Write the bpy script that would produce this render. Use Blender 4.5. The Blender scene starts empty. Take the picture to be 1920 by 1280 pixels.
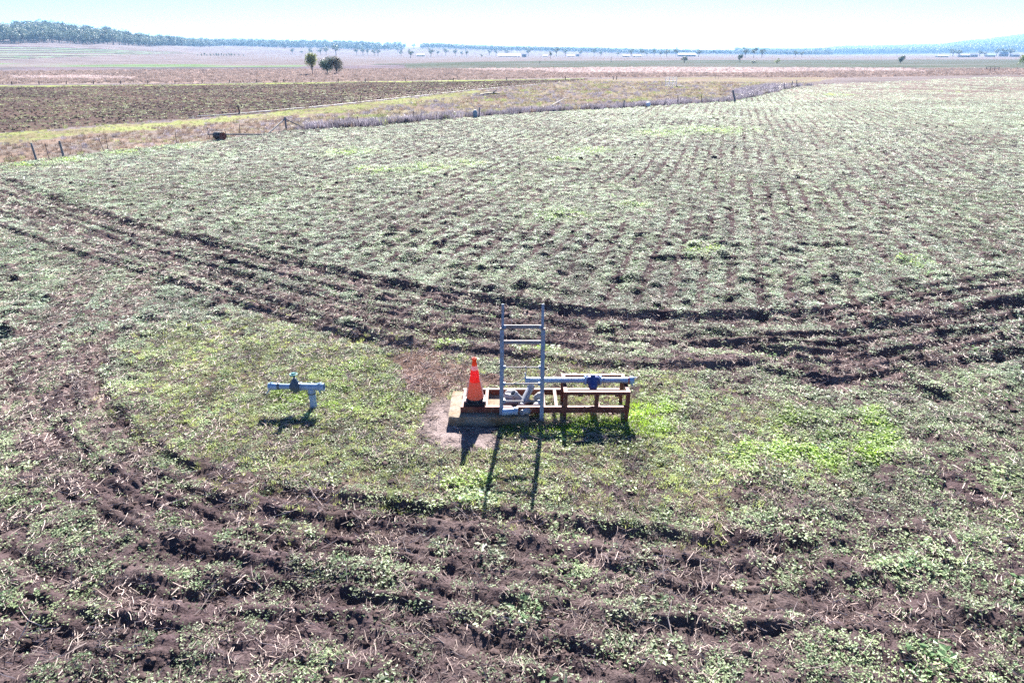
import bpy, math, random
import numpy as np
from mathutils import Vector, Matrix

# ------------------------------------------------------------------ camera, sky, sun, exposure
SC = bpy.context.scene
COL = SC.collection
H = 6.0                                     # drone height over the field
PITCH = math.atan(540.0 / 1280.0)           # 22.9 degrees below the horizon
SUN_EL, SUN_AZ = 35.0, 4.8

cam_d = bpy.data.cameras.new('camera')
cam_d.sensor_width = 36.0
cam_d.lens = 24.0
cam_d.clip_start = 0.1
cam_d.clip_end = 40000.0
cam = bpy.data.objects.new('camera', cam_d)
COL.objects.link(cam)
cam.location = (0, 0, H)
cam.rotation_euler = (math.pi / 2 - PITCH, 0, 0)
SC.camera = cam

world = bpy.data.worlds.new('World')
SC.world = world
world.use_nodes = True
wn = world.node_tree
sky = wn.nodes.new('ShaderNodeTexSky')
sky.sky_type = 'NISHITA'
sky.sun_disc = False
sky.sun_elevation = math.radians(SUN_EL)
sky.sun_rotation = math.radians(SUN_AZ)
sky.altitude = 3000.0
sky.air_density = 0.8
sky.dust_density = 0.15
sky.ozone_density = 9.0
wn.links.new(sky.outputs[0], wn.nodes['Background'].inputs[0])
wn.nodes['Background'].inputs[1].default_value = 0.05

sun_d = bpy.data.lights.new('sun', 'SUN')
sun_d.energy = 5.0
sun_d.angle = math.radians(0.5)
sun_d.color = (1.0, 0.955, 0.90)
sun = bpy.data.objects.new('sun', sun_d)
COL.objects.link(sun)
sun.rotation_euler = (math.radians(90 - SUN_EL), 0, math.radians(180 - SUN_AZ))
sun.location = (0, 0, 50)

SC.view_settings.view_transform = 'Standard'
SC.view_settings.look = 'None'
SC.view_settings.gamma = 1.0
SC.view_settings.exposure = 2.4
SC.cycles.max_bounces = 6
SC.cycles.diffuse_bounces = 3
SC.cycles.transparent_max_bounces = 4
SC.cycles.volume_bounces = 0
SC.cycles.use_denoising = False
SC.cycles.sample_clamp_indirect = 2.0
SC.cycles.caustics_reflective = False
SC.cycles.caustics_refractive = False

rng = np.random.default_rng(7)
random.seed(7)

# ------------------------------------------------------------------ helpers: noise, pixels to ground, meshes
_perm = np.random.default_rng(3).permutation(1024)
_ang = np.random.default_rng(4).random(1024) * 2 * np.pi
_gx, _gy = np.cos(_ang), np.sin(_ang)


def noise(x, y, seed=0):
    xi = np.floor(x).astype(np.int64)
    yi = np.floor(y).astype(np.int64)
    xf, yf = x - xi, y - yi
    u = xf * xf * xf * (xf * (xf * 6 - 15) + 10)
    v = yf * yf * yf * (yf * (yf * 6 - 15) + 10)

    def g(ix, iy, dx, dy):
        h = _perm[(_perm[(ix + seed * 131) & 1023] + iy) & 1023]
        return _gx[h] * dx + _gy[h] * dy
    a = g(xi, yi, xf, yf)
    b = g(xi + 1, yi, xf - 1, yf)
    c = g(xi, yi + 1, xf, yf - 1)
    d = g(xi + 1, yi + 1, xf - 1, yf - 1)
    return 1.5 * ((a + (b - a) * u) + ((c + (d - c) * u) - (a + (b - a) * u)) * v)


def fbm(x, y, seed=0, oct=3):
    s, a, f = 0, 1.0, 1.0
    for i in range(oct):
        s = s + a * noise(x * f, y * f, seed + i)
        a *= 0.5
        f *= 2.03
    return s


def sstep(a, b, x):
    t = np.clip((x - a) / (b - a), 0, 1)
    return t * t * (3 - 2 * t)


# far relief: heights (m) of the land at (bearing in photo columns, distance)
_PX = np.array([-2500, -700, -300, 0, 90, 180, 300, 420, 560, 740, 800, 960, 1300, 1500, 1600, 1750, 1830, 1920, 2300, 3500.])
_AZ = np.arctan((_PX - 960) / 1389.0)
_RR = np.array([0, 500, 700, 1000, 1200, 1400, 1700, 2200, 2700, 3500, 4500, 6000, 7000, 9500.])
_HT = np.array([
    [0, 0, 0, 3, 6, 10, 14, 14, 10, 10, 10, 10, 10, 10],
    [0, 0, 1, 8, 17, 25, 35, 33, 28, 20, 15, 10, 10, 10],
    [0, 0, 2, 11, 19, 27, 39, 36, 30, 20, 15, 10, 10, 10],
    [0, 0, 2, 11, 18, 27, 40, 38, 30, 20, 15, 10, 10, 10],
    [0, 0, 2, 11, 18, 28, 45, 41, 30, 20, 15, 10, 10, 10],
    [0, 0, 2, 10, 17, 23, 37, 35, 28, 20, 15, 10, 10, 10],
    [0, 0, 1, 6, 11, 14, 21, 25, 27, 20, 15, 10, 10, 10],
    [0, 0, 0, 2, 4, 7, 12, 24, 31, 24, 15, 10, 10, 10],
    [0, 0, 0, 0, 1, 3, 8, 19, 30, 26, 15, 10, 10, 10],
    [0, 0, 0, 0, 0, 1, 4, 12, 25, 26, 15, 10, 10, 10],
    [0, 0, 0, 0, 0, 1, 4, 12, 26, 26, 15, 10, 10, 10],
    [0, 0, 0, 0, 0, 0, 0, 5, 16, 20, 12, 10, 10, 10],
    [0, 0, 0, 0, 0, 0, 0, 0, 3, 8, 8, 8, 8, 5],
    [0, 0, 0, 0, 0, 0, 0, 0, 0, 0, 2, 10, 16, 8],
    [0, 0, 0, 0, 0, 0, 0, 0, 0, 0, 4, 24, 40, 20],
    [0, 0, 0, 0, 0, 0, 0, 0, 0, 2, 12, 36, 50, 30],
    [0, 0, 0, 0, 0, 0, 0, 0, 0, 4, 28, 62, 82, 50],
    [0, 0, 0, 0, 0, 0, 0, 0, 0, 6, 36, 84, 118, 70],
    [0, 0, 0, 0, 0, 0, 0, 0, 0, 8, 46, 110, 150, 90],
    [0, 0, 0, 0, 0, 0, 0, 0, 0, 0, 10, 30, 40, 30]], float)


def land(x, y):
    r = np.hypot(x, y)
    az = np.where(y > 0, np.arctan2(x, np.maximum(y, 1e-6)), np.sign(x) * 1.5)
    i = np.clip(np.searchsorted(_AZ, az) - 1, 0, len(_AZ) - 2)
    j = np.clip(np.searchsorted(_RR, r) - 1, 0, len(_RR) - 2)
    u = np.clip((az - _AZ[i]) / (_AZ[i + 1] - _AZ[i]), 0, 1)
    v = np.clip((r - _RR[j]) / (_RR[j + 1] - _RR[j]), 0, 1)
    u = u * u * (3 - 2 * u)
    z = (_HT[i, j] * (1 - u) + _HT[i + 1, j] * u) * (1 - v) + (_HT[i, j + 1] * (1 - u) + _HT[i + 1, j + 1] * u) * v
    big = np.clip(r / 2000 - 0.4, 0, 3)
    return z + big * 2.0 * noise(x / 260, y / 260, 51) * np.clip(z / 12, 0, 1)


_sp, _cp = math.sin(PITCH), math.cos(PITCH)
_T = np.geomspace(4.0, 14000, 1400)


def ray(px, py):
    a, b = (px - 960) / 1280.0, (640 - py) / 1280.0
    return np.array([a, _cp + b * _sp, -_sp + b * _cp])


def G(px, py, z0=0.0, rmax=9000):
    """ground point seen at photo column/row"""
    d = ray(px, py)
    d = d / math.hypot(d[0], d[1])
    zz = H + d[2] * _T
    gz = land(d[0] * _T, d[1] * _T) + z0
    k = np.nonzero(zz <= gz)[0]
    if len(k) and k[0] > 0:
        i = k[0]
        e0, e1 = zz[i - 1] - gz[i - 1], gz[i] - zz[i]
        t = _T[i - 1] + (_T[i] - _T[i - 1]) * e0 / (e0 + e1)
    else:
        t = rmax
    t = min(t, rmax)
    return np.array([d[0] * t, d[1] * t])


def at(px, py, Y):
    """point on the plane y = Y seen at photo column/row"""
    d = ray(px, py)
    t = Y / d[1]
    return Vector((d[0] * t, Y, H + d[2] * t))


def inpoly(x, y, P):
    c = np.zeros(x.shape, bool)
    n = len(P)
    for i in range(n):
        x0, y0 = P[i]
        x1, y1 = P[(i + 1) % n]
        if y0 == y1:
            continue
        m = ((y0 > y) != (y1 > y)) & (x < (x1 - x0) * (y - y0) / (y1 - y0) + x0)
        c ^= m
    return c


def polydist(x, y, L):
    best = np.full(x.shape, 1e9)
    for (x0, y0), (x1, y1) in zip(L[:-1], L[1:]):
        dx, dy = x1 - x0, y1 - y0
        l2 = dx * dx + dy * dy + 1e-9
        t = np.clip(((x - x0) * dx + (y - y0) * dy) / l2, 0, 1)
        best = np.minimum(best, (x - x0 - t * dx) ** 2 + (y - y0 - t * dy) ** 2)
    return np.sqrt(best)


def smoothline(P, n=4):
    P = [np.array(p, float) for p in P]
    out = []
    for i in range(len(P) - 1):
        p0, p1, p2, p3 = P[max(i - 1, 0)], P[i], P[i + 1], P[min(i + 2, len(P) - 1)]
        for k in range(n):
            t = k / n
            out.append(0.5 * ((2 * p1) + (-p0 + p2) * t + (2 * p0 - 5 * p1 + 4 * p2 - p3) * t * t + (-p0 + 3 * p1 - 3 * p2 + p3) * t ** 3))
    out.append(P[-1])
    return out


class MB:
    """collects shapes; build() links them as one mesh object"""

    def __init__(self):
        self.v, self.f, self.s = [], [], []

    def add(self, verts, faces, smooth=False):
        o = len(self.v)
        self.v += [tuple(p) for p in verts]
        self.f += [tuple(i + o for i in f) for f in faces]
        self.s += [smooth] * len(faces)
        return self

    def box(self, c, size, M=None):
        x, y, z = (s / 2 for s in size)
        P = [Vector((sx * x, sy * y, sz * z)) for sz in (-1, 1) for sy in (-1, 1) for sx in (-1, 1)]
        if M is not None:
            P = [M @ p for p in P]
        c = Vector(c)
        return self.add([p + c for p in P], [(0, 2, 3, 1), (4, 5, 7, 6), (0, 1, 5, 4), (2, 6, 7, 3), (0, 4, 6, 2), (1, 3, 7, 5)])

    def tube(self, path, rad, n=12, caps=True, smooth=True, hollow=0.0):
        path = [Vector(p) for p in path]
        rad = rad if isinstance(rad, (list, tuple)) else [rad] * len(path)
        V, F = [], []
        up = None
        for i, p in enumerate(path):
            t = (path[min(i + 1, len(path) - 1)] - path[max(i - 1, 0)]).normalized()
            if up is None:
                up = t.orthogonal().normalized()
            up = (up - t * up.dot(t)).normalized()
            b = t.cross(up)
            for k in range(n):
                a = 2 * math.pi * k / n
                V.append(p + (up * math.cos(a) + b * math.sin(a)) * rad[i])
        m = len(path)
        for i in range(m - 1):
            for k in range(n):
                F.append((i * n + k, i * n + (k + 1) % n, (i + 1) * n + (k + 1) % n, (i + 1) * n + k))
        self.add(V, F, smooth)
        if caps and not hollow:
            self.add(V[:n], [tuple(reversed(range(n)))])
            self.add(V[-n:], [tuple(range(n))])
        if hollow:                       # open ends with a wall and an inner skin
            for e, q in ((0, 1), (m - 1, m - 2)):
                c0 = path[e]
                inn = [c0 + (V[e * n + k] - c0) * hollow for k in range(n)]
                deep = path[e] + (path[q] - path[e]).normalized() * min(rad[e] * 2.5, (path[q] - path[e]).length * .9)
                inn2 = [p + (deep - c0) for p in inn]
                self.add(V[e * n:(e + 1) * n] + inn, [(k, (k + 1) % n, n + (k + 1) % n, n + k) for k in range(n)])
                self.add(inn + inn2, [(k, (k + 1) % n, n + (k + 1) % n, n + k) for k in range(n)], True)
                self.add(inn2, [tuple(range(n))])
        return self

    def lathe(self, prof, origin=(0, 0, 0), M=None, n=20, smooth=True, caps=True):
        V, F = [], []
        o = Vector(origin)
        for r, z in prof:
            for k in range(n):
                a = 2 * math.pi * k / n
                p = Vector((r * math.cos(a), r * math.sin(a), z))
                V.append((M @ p if M is not None else p) + o)
        for i in range(len(prof) - 1):
            for k in range(n):
                F.append((i * n + k, i * n + (k + 1) % n, (i + 1) * n + (k + 1) % n, (i + 1) * n + k))
        self.add(V, F, smooth)
        if caps:
            self.add(V[:n], [tuple(reversed(range(n)))])
            self.add(V[-n:], [tuple(range(n))])
        return self

    def mesh(self, name, mat, origin=(0, 0, 0)):
        me = bpy.data.meshes.new(name)
        o = Vector(origin)
        me.from_pydata([Vector(p) - o for p in self.v], [], self.f)
        me.polygons.foreach_set('use_smooth', self.s)
        me.materials.append(mat)
        me.update()
        return me

    def build(self, name, mat, parent=None, origin=None):
        if origin is None:
            origin = parent.location if parent is not None and parent.type == 'EMPTY' else (0, 0, 0)
        if parent is not None and parent.type != 'EMPTY':
            origin = parent['_o']
        ob = bpy.data.objects.new(name, self.mesh(name, mat, origin))
        COL.objects.link(ob)
        if parent is not None:
            ob.parent = parent
        else:
            ob.location = origin
        ob['_o'] = tuple(origin)
        return ob


def tag(o, label=None, cat=None, group=None, kind=None):
    if label:
        o['label'] = label
    if cat:
        o['category'] = cat
    if group:
        o['group'] = group
    if kind:
        o['kind'] = kind
    return o


def thing(name, label, cat, loc, group=None):
    e = bpy.data.objects.new(name, None)
    e.empty_display_size = 0.2
    e.location = loc
    COL.objects.link(e)
    return tag(e, label, cat, group)


def copy_tree(o, parent=None):
    c = o.copy()
    COL.objects.link(c)
    c.parent = parent
    for ch in list(o.children):
        copy_tree(ch, c)
    return c


# ------------------------------------------------------------------ materials
def mat(name, base, rough=0.7, metal=0.0, spots=None, scale=6.0, amount=0.5, vary=0.18, fine=60.0, bump=0.15, spec=0.4, streak=(1, 1, 1)):
    """plain surface with broad stains (spots), fine mottling and a little relief"""
    m = bpy.data.materials.new(name)
    m.use_nodes = True
    nt = m.node_tree
    b = nt.nodes['Principled BSDF']
    b.inputs['Roughness'].default_value = rough
    b.inputs['Metallic'].default_value = metal
    b.inputs['Specular IOR Level'].default_value = spec
    tc = nt.nodes.new('ShaderNodeTexCoord')
    mp = nt.nodes.new('ShaderNodeMapping')
    mp.inputs['Scale'].default_value = streak
    nt.links.new(tc.outputs['Object'], mp.inputs[0])
    n1 = nt.nodes.new('ShaderNodeTexNoise')
    n1.inputs['Scale'].default_value = scale
    n1.inputs['Detail'].default_value = 6
    n2 = nt.nodes.new('ShaderNodeTexNoise')
    n2.inputs['Scale'].default_value = fine
    n2.inputs['Detail'].default_value = 4
    nt.links.new(mp.outputs[0], n1.inputs['Vector'])
    nt.links.new(mp.outputs[0], n2.inputs['Vector'])
    r1 = nt.nodes.new('ShaderNodeMapRange')
    r1.inputs[1].default_value, r1.inputs[2].default_value = 0.45, 0.7
    r1.inputs[3].default_value, r1.inputs[4].default_value = 0, amount
    nt.links.new(n1.outputs['Fac'], r1.inputs[0])
    mx = nt.nodes.new('ShaderNodeMix')
    mx.data_type = 'RGBA'
    mx.inputs[6].default_value = (*base, 1)
    mx.inputs[7].default_value = (*(spots or tuple(c * .55 for c in base)), 1)
    nt.links.new(r1.outputs[0], mx.inputs[0])
    r2 = nt.nodes.new('ShaderNodeMapRange')
    r2.inputs[1].default_value, r2.inputs[2].default_value = 0.3, 0.7
    r2.inputs[3].default_value, r2.inputs[4].default_value = 1 - vary, 1 + vary
    nt.links.new(n2.outputs['Fac'], r2.inputs[0])
    ml = nt.nodes.new('ShaderNodeVectorMath')
    ml.operation = 'SCALE'
    nt.links.new(mx.outputs[2], ml.inputs[0])
    nt.links.new(r2.outputs[0], ml.inputs[3])
    nt.links.new(ml.outputs[0], b.inputs['Base Color'])
    if bump:
        bp = nt.nodes.new('ShaderNodeBump')
        bp.inputs['Strength'].default_value = bump
        bp.inputs['Distance'].default_value = 0.02
        nt.links.new(n2.outputs['Fac'], bp.inputs['Height'])
        nt.links.new(bp.outputs[0], b.inputs['Normal'])
    return m


def leafmat(name, rough=0.45, trans=0.35, spec=0.5, inst=True, base=(1, 1, 1), var=0.35, scale=0.8):
    """leaves and stalks: thin, lets light through; the tint comes with each plant"""
    m = bpy.data.materials.new(name)
    m.use_nodes = True
    nt = m.node_tree
    b = nt.nodes['Principled BSDF']
    b.inputs['Roughness'].default_value = rough
    b.inputs['Specular IOR Level'].default_value = spec
    if inst:
        at_ = nt.nodes.new('ShaderNodeAttribute')
        at_.attribute_type = 'INSTANCER'
        at_.attribute_name = 'tint'
        src = at_.outputs['Color']
    else:
        rgb = nt.nodes.new('ShaderNodeRGB')
        rgb.outputs[0].default_value = (*base, 1)
        src = rgb.outputs[0]
    lv = nt.nodes.new('ShaderNodeAttribute')
    lv.attribute_name = 'lv'
    nz = nt.nodes.new('ShaderNodeTexNoise')
    nz.inputs['Scale'].default_value = scale
    geo = nt.nodes.new('ShaderNodeNewGeometry')
    nt.links.new(geo.outputs['Position'], nz.inputs['Vector'])
    r = nt.nodes.new('ShaderNodeMapRange')
    r.inputs[1].default_value, r.inputs[2].default_value = 0.3, 0.7
    r.inputs[3].default_value, r.inputs[4].default_value = 1 - var, 1 + var
    nt.links.new(nz.outputs['Fac'], r.inputs[0])
    m1 = nt.nodes.new('ShaderNodeMath')
    m1.operation = 'MULTIPLY'
    nt.links.new(lv.outputs['Fac'], m1.inputs[0])
    nt.links.new(r.outputs[0], m1.inputs[1])
    sc = nt.nodes.new('ShaderNodeVectorMath')
    sc.operation = 'SCALE'
    nt.links.new(src, sc.inputs[0])
    nt.links.new(m1.outputs[0], sc.inputs[3])
    nt.links.new(sc.outputs[0], b.inputs['Base Color'])
    tr = nt.nodes.new('ShaderNodeBsdfTranslucent')
    nt.links.new(sc.outputs[0], tr.inputs['Color'])
    mix = nt.nodes.new('ShaderNodeMixShader')
    mix.inputs[0].default_value = trans
    nt.links.new(b.outputs[0], mix.inputs[1])
    nt.links.new(tr.outputs[0], mix.inputs[2])
    nt.links.new(mix.outputs[0], nt.nodes['Material Output'].inputs[0])
    return m


def groundmat():
    m = bpy.data.materials.new('soil_and_pasture')
    m.use_nodes = True
    nt = m.node_tree
    b = nt.nodes['Principled BSDF']
    b.inputs['Roughness'].default_value = 1.0
    b.inputs['Specular IOR Level'].default_value = 0.0
    ca = nt.nodes.new('ShaderNodeAttribute')
    ca.attribute_name = 'gcol'
    geo = nt.nodes.new('ShaderNodeNewGeometry')

    def nz(scale, detail, lo, hi, rough=0.6):
        n = nt.nodes.new('ShaderNodeTexNoise')
        n.inputs['Scale'].default_value = scale
        n.inputs['Detail'].default_value = detail
        n.inputs['Roughness'].default_value = rough
        nt.links.new(geo.outputs['Position'], n.inputs['Vector'])
        r = nt.nodes.new('ShaderNodeMapRange')
        r.inputs[1].default_value, r.inputs[2].default_value = 0.3, 0.7
        r.inputs[3].default_value, r.inputs[4].default_value = lo, hi
        nt.links.new(n.outputs['Fac'], r.inputs[0])
        return n, r
    nf, f1 = nz(38.0, 5, 0.55, 1.5)
    nm, f2 = nz(2.3, 6, 0.72, 1.3)
    nb, f3 = nz(0.05, 8, 0.78, 1.24)
    mm = nt.nodes.new('ShaderNodeMath')
    mm.operation = 'MULTIPLY'
    nt.links.new(f1.outputs[0], mm.inputs[0])
    nt.links.new(f2.outputs[0], mm.inputs[1])
    m2 = nt.nodes.new('ShaderNodeMath')
    m2.operation = 'MULTIPLY'
    nt.links.new(mm.outputs[0], m2.inputs[0])
    nt.links.new(f3.outputs[0], m2.inputs[1])
    sc = nt.nodes.new('ShaderNodeVectorMath')
    sc.operation = 'SCALE'
    nt.links.new(ca.outputs['Color'], sc.inputs[0])
    nt.links.new(m2.outputs[0], sc.inputs[3])
    nt.links.new(sc.outputs[0], b.inputs['Base Color'])
    bp = nt.nodes.new('ShaderNodeBump')
    bp.inputs['Strength'].default_value = 0.8
    bp.inputs['Distance'].default_value = 0.03
    nt.links.new(nf.outputs['Fac'], bp.inputs['Height'])
    nt.links.new(bp.outputs[0], b.inputs['Normal'])
    return m


def let_light_through(m, share):
    nt = m.node_tree
    b = nt.nodes['Principled BSDF']
    tr = nt.nodes.new('ShaderNodeBsdfTranslucent')
    nt.links.new(b.inputs['Base Color'].links[0].from_socket, tr.inputs['Color'])
    mix = nt.nodes.new('ShaderNodeMixShader')
    mix.inputs[0].default_value = share
    nt.links.new(b.outputs[0], mix.inputs[1])
    nt.links.new(tr.outputs[0], mix.inputs[2])
    nt.links.new(mix.outputs[0], nt.nodes['Material Output'].inputs[0])


M_GROUND = groundmat()
M_LEAF = leafmat('weed_leaf', 0.5, 0.55, 0.6)
M_BLADE = leafmat('grass_blade', 0.5, 0.4, 0.4)
M_STRAW = leafmat('dry_straw', 0.6, 0.2, 0.4)
M_CLOD = leafmat('soil_clod', 1.0, 0.0, 0.0, scale=18)
M_FARLEAF = leafmat('distant_foliage', 0.6, 0.25, 0.3)
M_GUM = leafmat('gum_foliage', 0.55, 0.3, 0.3, inst=False, base=(.11, .14, .10), scale=.3)
M_OLIVE = leafmat('olive_foliage', 0.5, 0.4, 0.3, inst=False, base=(.20, .23, .08), scale=.6)
M_DARKLEAF = leafmat('dark_foliage', 0.5, 0.3, 0.3, inst=False, base=(.075, .115, .075), scale=.6)
M_BROWNLEAF = leafmat('brown_green_foliage', 0.5, 0.3, 0.3, inst=False, base=(.12, .11, .075), scale=.6)
M_WILLOW = leafmat('willow_foliage', 0.5, 0.4, 0.3, inst=False, base=(.13, .18, .05), scale=.6)
M_TWIG = mat('grey_dead_wood', (.22, .19, .18), 0.9, scale=2)
M_BARK = mat('bark', (.13, .10, .085), 0.9, scale=2)
M_OXIDE = mat('red_oxide_steel', (.125, .036, .03), 0.6, spots=(.19, .085, .055), scale=5, amount=.9, fine=45, vary=.35, spec=.2)
M_GALV = mat('weathered_galvanised_pipe', (.22, .33, .48), 0.38, 0.1, spots=(.19, .23, .28), scale=7, amount=.7, fine=50, bump=.05, spec=.5)
M_LADDER = mat('dull_galvanised_ladder_steel', (.20, .255, .34), 0.5, 0.1, spots=(.18, .175, .18), scale=9, amount=.7)
M_RUNG = mat('rung_steel', (.19, .185, .20), 0.6, 0.1, spots=(.2, .13, .1), scale=14, amount=.8)
M_PVC = mat('weathered_grey_pvc', (.29, .30, .33), 0.5, spots=(.19, .18, .18), scale=9, amount=.8, fine=70, bump=.08)
M_PVCDARK = mat('dark_grey_rubber', (.05, .055, .06), 0.6)
M_PVCPALE = mat('pale_grey_pvc', (.38, .37, .37), 0.5, spots=(.25, .22, .21), scale=9, amount=.7)
M_NAVY = mat('navy_blue_cast_iron', (.028, .05, .17), 0.35, spots=(.05, .08, .2), scale=12, amount=.6)
M_VALVE = mat('dark_slate_valve_iron', (.045, .07, .10), 0.45, spots=(.08, .10, .12), scale=14)
M_TEAL = mat('teal_handwheel', (.05, .20, .20), 0.4, spots=(.1, .25, .25), scale=20)
M_ORANGE = mat('faded_orange_plastic', (.60, .20, .12), 0.5, spots=(.55, .28, .19), scale=4, amount=.5, vary=.12, bump=.05)
M_CONETIP = mat('orange_cone_tip', (.55, .08, .018), 0.45, spots=(.45, .1, .03), scale=12, amount=.6, bump=.05)
M_REDBAND = mat('bright_red_orange_band', (.78, .05, .04), 0.35, spots=(.55, .06, .04), scale=16, amount=.7, bump=.05)
M_WHITEBAND = mat('worn_white_reflective_sleeve', (.62, .52, .52), 0.4, spots=(.55, .28, .2), scale=18, amount=.7, bump=.05)
for _m in (M_ORANGE, M_CONETIP, M_REDBAND, M_WHITEBAND):
    let_light_through(_m, .5)
M_RUBBER = mat('black_rubber', (.018, .018, .02), 0.7, spots=(.04, .035, .035), scale=10)
M_CONC = mat('stained_concrete', (.23, .19, .15), 0.9, spots=(.16, .10, .05), scale=3.0, amount=.9, fine=35, vary=.3, bump=.6, spec=.15)
M_POST = mat('weathered_grey_post', (.20, .19, .20), 0.9, spots=(.11, .10, .1), scale=5, amount=.7)
M_STEELPOST = mat('dark_steel_post', (.085, .06, .058), 0.7, spots=(.13, .06, .04), scale=12)
M_WIRE = mat('fence_wire', (.22, .21, .21), 0.5, 0.5)
M_RUST = mat('rusty_drum_end', (.16, .05, .035), 0.8, spots=(.07, .035, .03), scale=5, amount=.8)
M_DRUM = mat('dark_drum_side', (.035, .04, .042), 0.6, spots=(.10, .045, .03), scale=5, amount=.6)
M_WHITE = mat('white_paint', (.74, .75, .76), 0.5, spots=(.6, .6, .6), scale=3)
M_CORD = mat('pale_cord', (.40, .385, .38), 0.6)
M_WALL = mat('cream_weatherboard', (.30, .285, .28), 0.8, spots=(.25, .23, .22), scale=.5)
M_ROOFW = mat('white_metal_roof', (.36, .37, .39), 0.6, spots=(.42, .42, .44), scale=.4)
M_ROOFG = mat('pale_green_metal_roof', (.40, .52, .46), 0.4, spots=(.34, .44, .4), scale=.4)
M_ROOFD = mat('grey_metal_roof', (.30, .31, .34), 0.4, spots=(.24, .25, .27), scale=.4)
M_PANE = mat('window_glass', (.04, .05, .06), 0.1, bump=0)
M_REDRING = mat('dull_red_rubber_ring', (.35, .05, .06), 0.6)
M_BAG = mat('pale_blue_plastic', (.20, .27, .31), 0.5, spots=(.3, .34, .36), scale=5)

# ------------------------------------------------------------------ the land: field plan in photo columns/rows, turned into ground lines
def GP(pts):
    return [tuple(G(*p)) for p in pts]


FENCE_PX = [(-420, 353), (-200, 330), (0, 309), (60, 302), (115, 295), (200, 285), (330, 271), (395, 263), (470, 254), (535, 246), (620, 241), (700, 237), (780, 228),
            (900, 219), (1020, 210), (1160, 203), (1270, 196), (1376, 190), (1440, 176), (1495, 163)]
FENCE = GP(FENCE_PX)
CROP = FENCE + GP([(1580, 157), (1920, 142), (2500, 132)]) + [(300, 60), (80, -60), (-80, -60), (-90, 10)]
PLOUGH = GP([(-500, 175), (0, 163), (300, 161), (560, 157), (850, 153), (1000, 150), (1100, 148), (1085, 151), (900, 167), (760, 182), (620, 198), (445, 216), (200, 233), (0, 249), (-400, 280)])
VERGE = GP([(-400, 282), (0, 251), (200, 236), (445, 218), (620, 200), (760, 184), (900, 169), (900, 176), (760, 196), (620, 212), (445, 228), (200, 250), (0, 272), (-400, 310)])
PADDOCK = GP([(1060, 154), (1100, 149), (1330, 145), (1560, 146), (1495, 163), (1376, 190), (1160, 203), (900, 219), (700, 237), (535, 246), (560, 215), (760, 194), (900, 175)])
PINK = GP([(-500, 137), (0, 134), (300, 131), (560, 130), (900, 129), (1150, 127), (1920, 129), (2500, 130), (2500, 143), (1920, 140), (1560, 146), (1330, 144), (1100, 146), (850, 150), (560, 154), (0, 158), (-500, 166)])
PALE = GP([(990, 131), (1060, 127.5), (1200, 126), (1420, 127), (1700, 129), (1750, 134), (1560, 134), (1380, 138), (1200, 137), (1050, 137)])
PALE2 = GP([(850, 130), (960, 128.6), (1060, 130), (1060, 133), (900, 132.5)])
PALE3 = GP([(20, 144), (140, 142), (260, 146), (250, 149), (20, 148)])
GREENSTRIP = GP([(-500, 168), (0, 161), (300, 159), (560, 154.5), (850, 151), (1000, 149), (1100, 147.2), (1100, 148.4), (850, 153.5), (560, 157.5), (300, 161.5), (0, 163.8), (-500, 172)])
GREY_PLAIN = GP([(700, 120), (960, 115), (1300, 113), (1920, 112), (2500, 112), (2500, 130), (1920, 129), (1150, 127), (900, 128.5), (700, 129)])
GREEN_LEFT = GP([(-500, 121), (0, 119), (400, 121), (580, 122), (560, 125.5), (300, 126), (0, 125), (-500, 128)])
LILAC = GP([(-500, 128), (0, 127), (560, 126), (760, 121), (760, 129.5), (560, 130), (0, 134), (-500, 137)])
STUBBLE = GP([(1500, 163), (1560, 154), (1920, 141), (2500, 133), (2500, 215), (1920, 188), (1740, 182), (1600, 186), (1480, 180)])
CIRCLE = GP([(225, 720), (280, 640), (440, 590), (600, 625), (760, 655), (950, 690), (1250, 705), (1450, 770), (1500, 850), (1420, 940), (1250, 960), (1050, 955), (800, 930), (560, 905), (340, 840), (240, 780)])
MUD = GP([(788, 775), (820, 750), (868, 735), (862, 785), (930, 800), (925, 838), (870, 846), (815, 838), (790, 812)])
BROWN = GP([(740, 668), (800, 652), (850, 672), (900, 700), (960, 715), (880, 735), (800, 745), (745, 710)])

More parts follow.
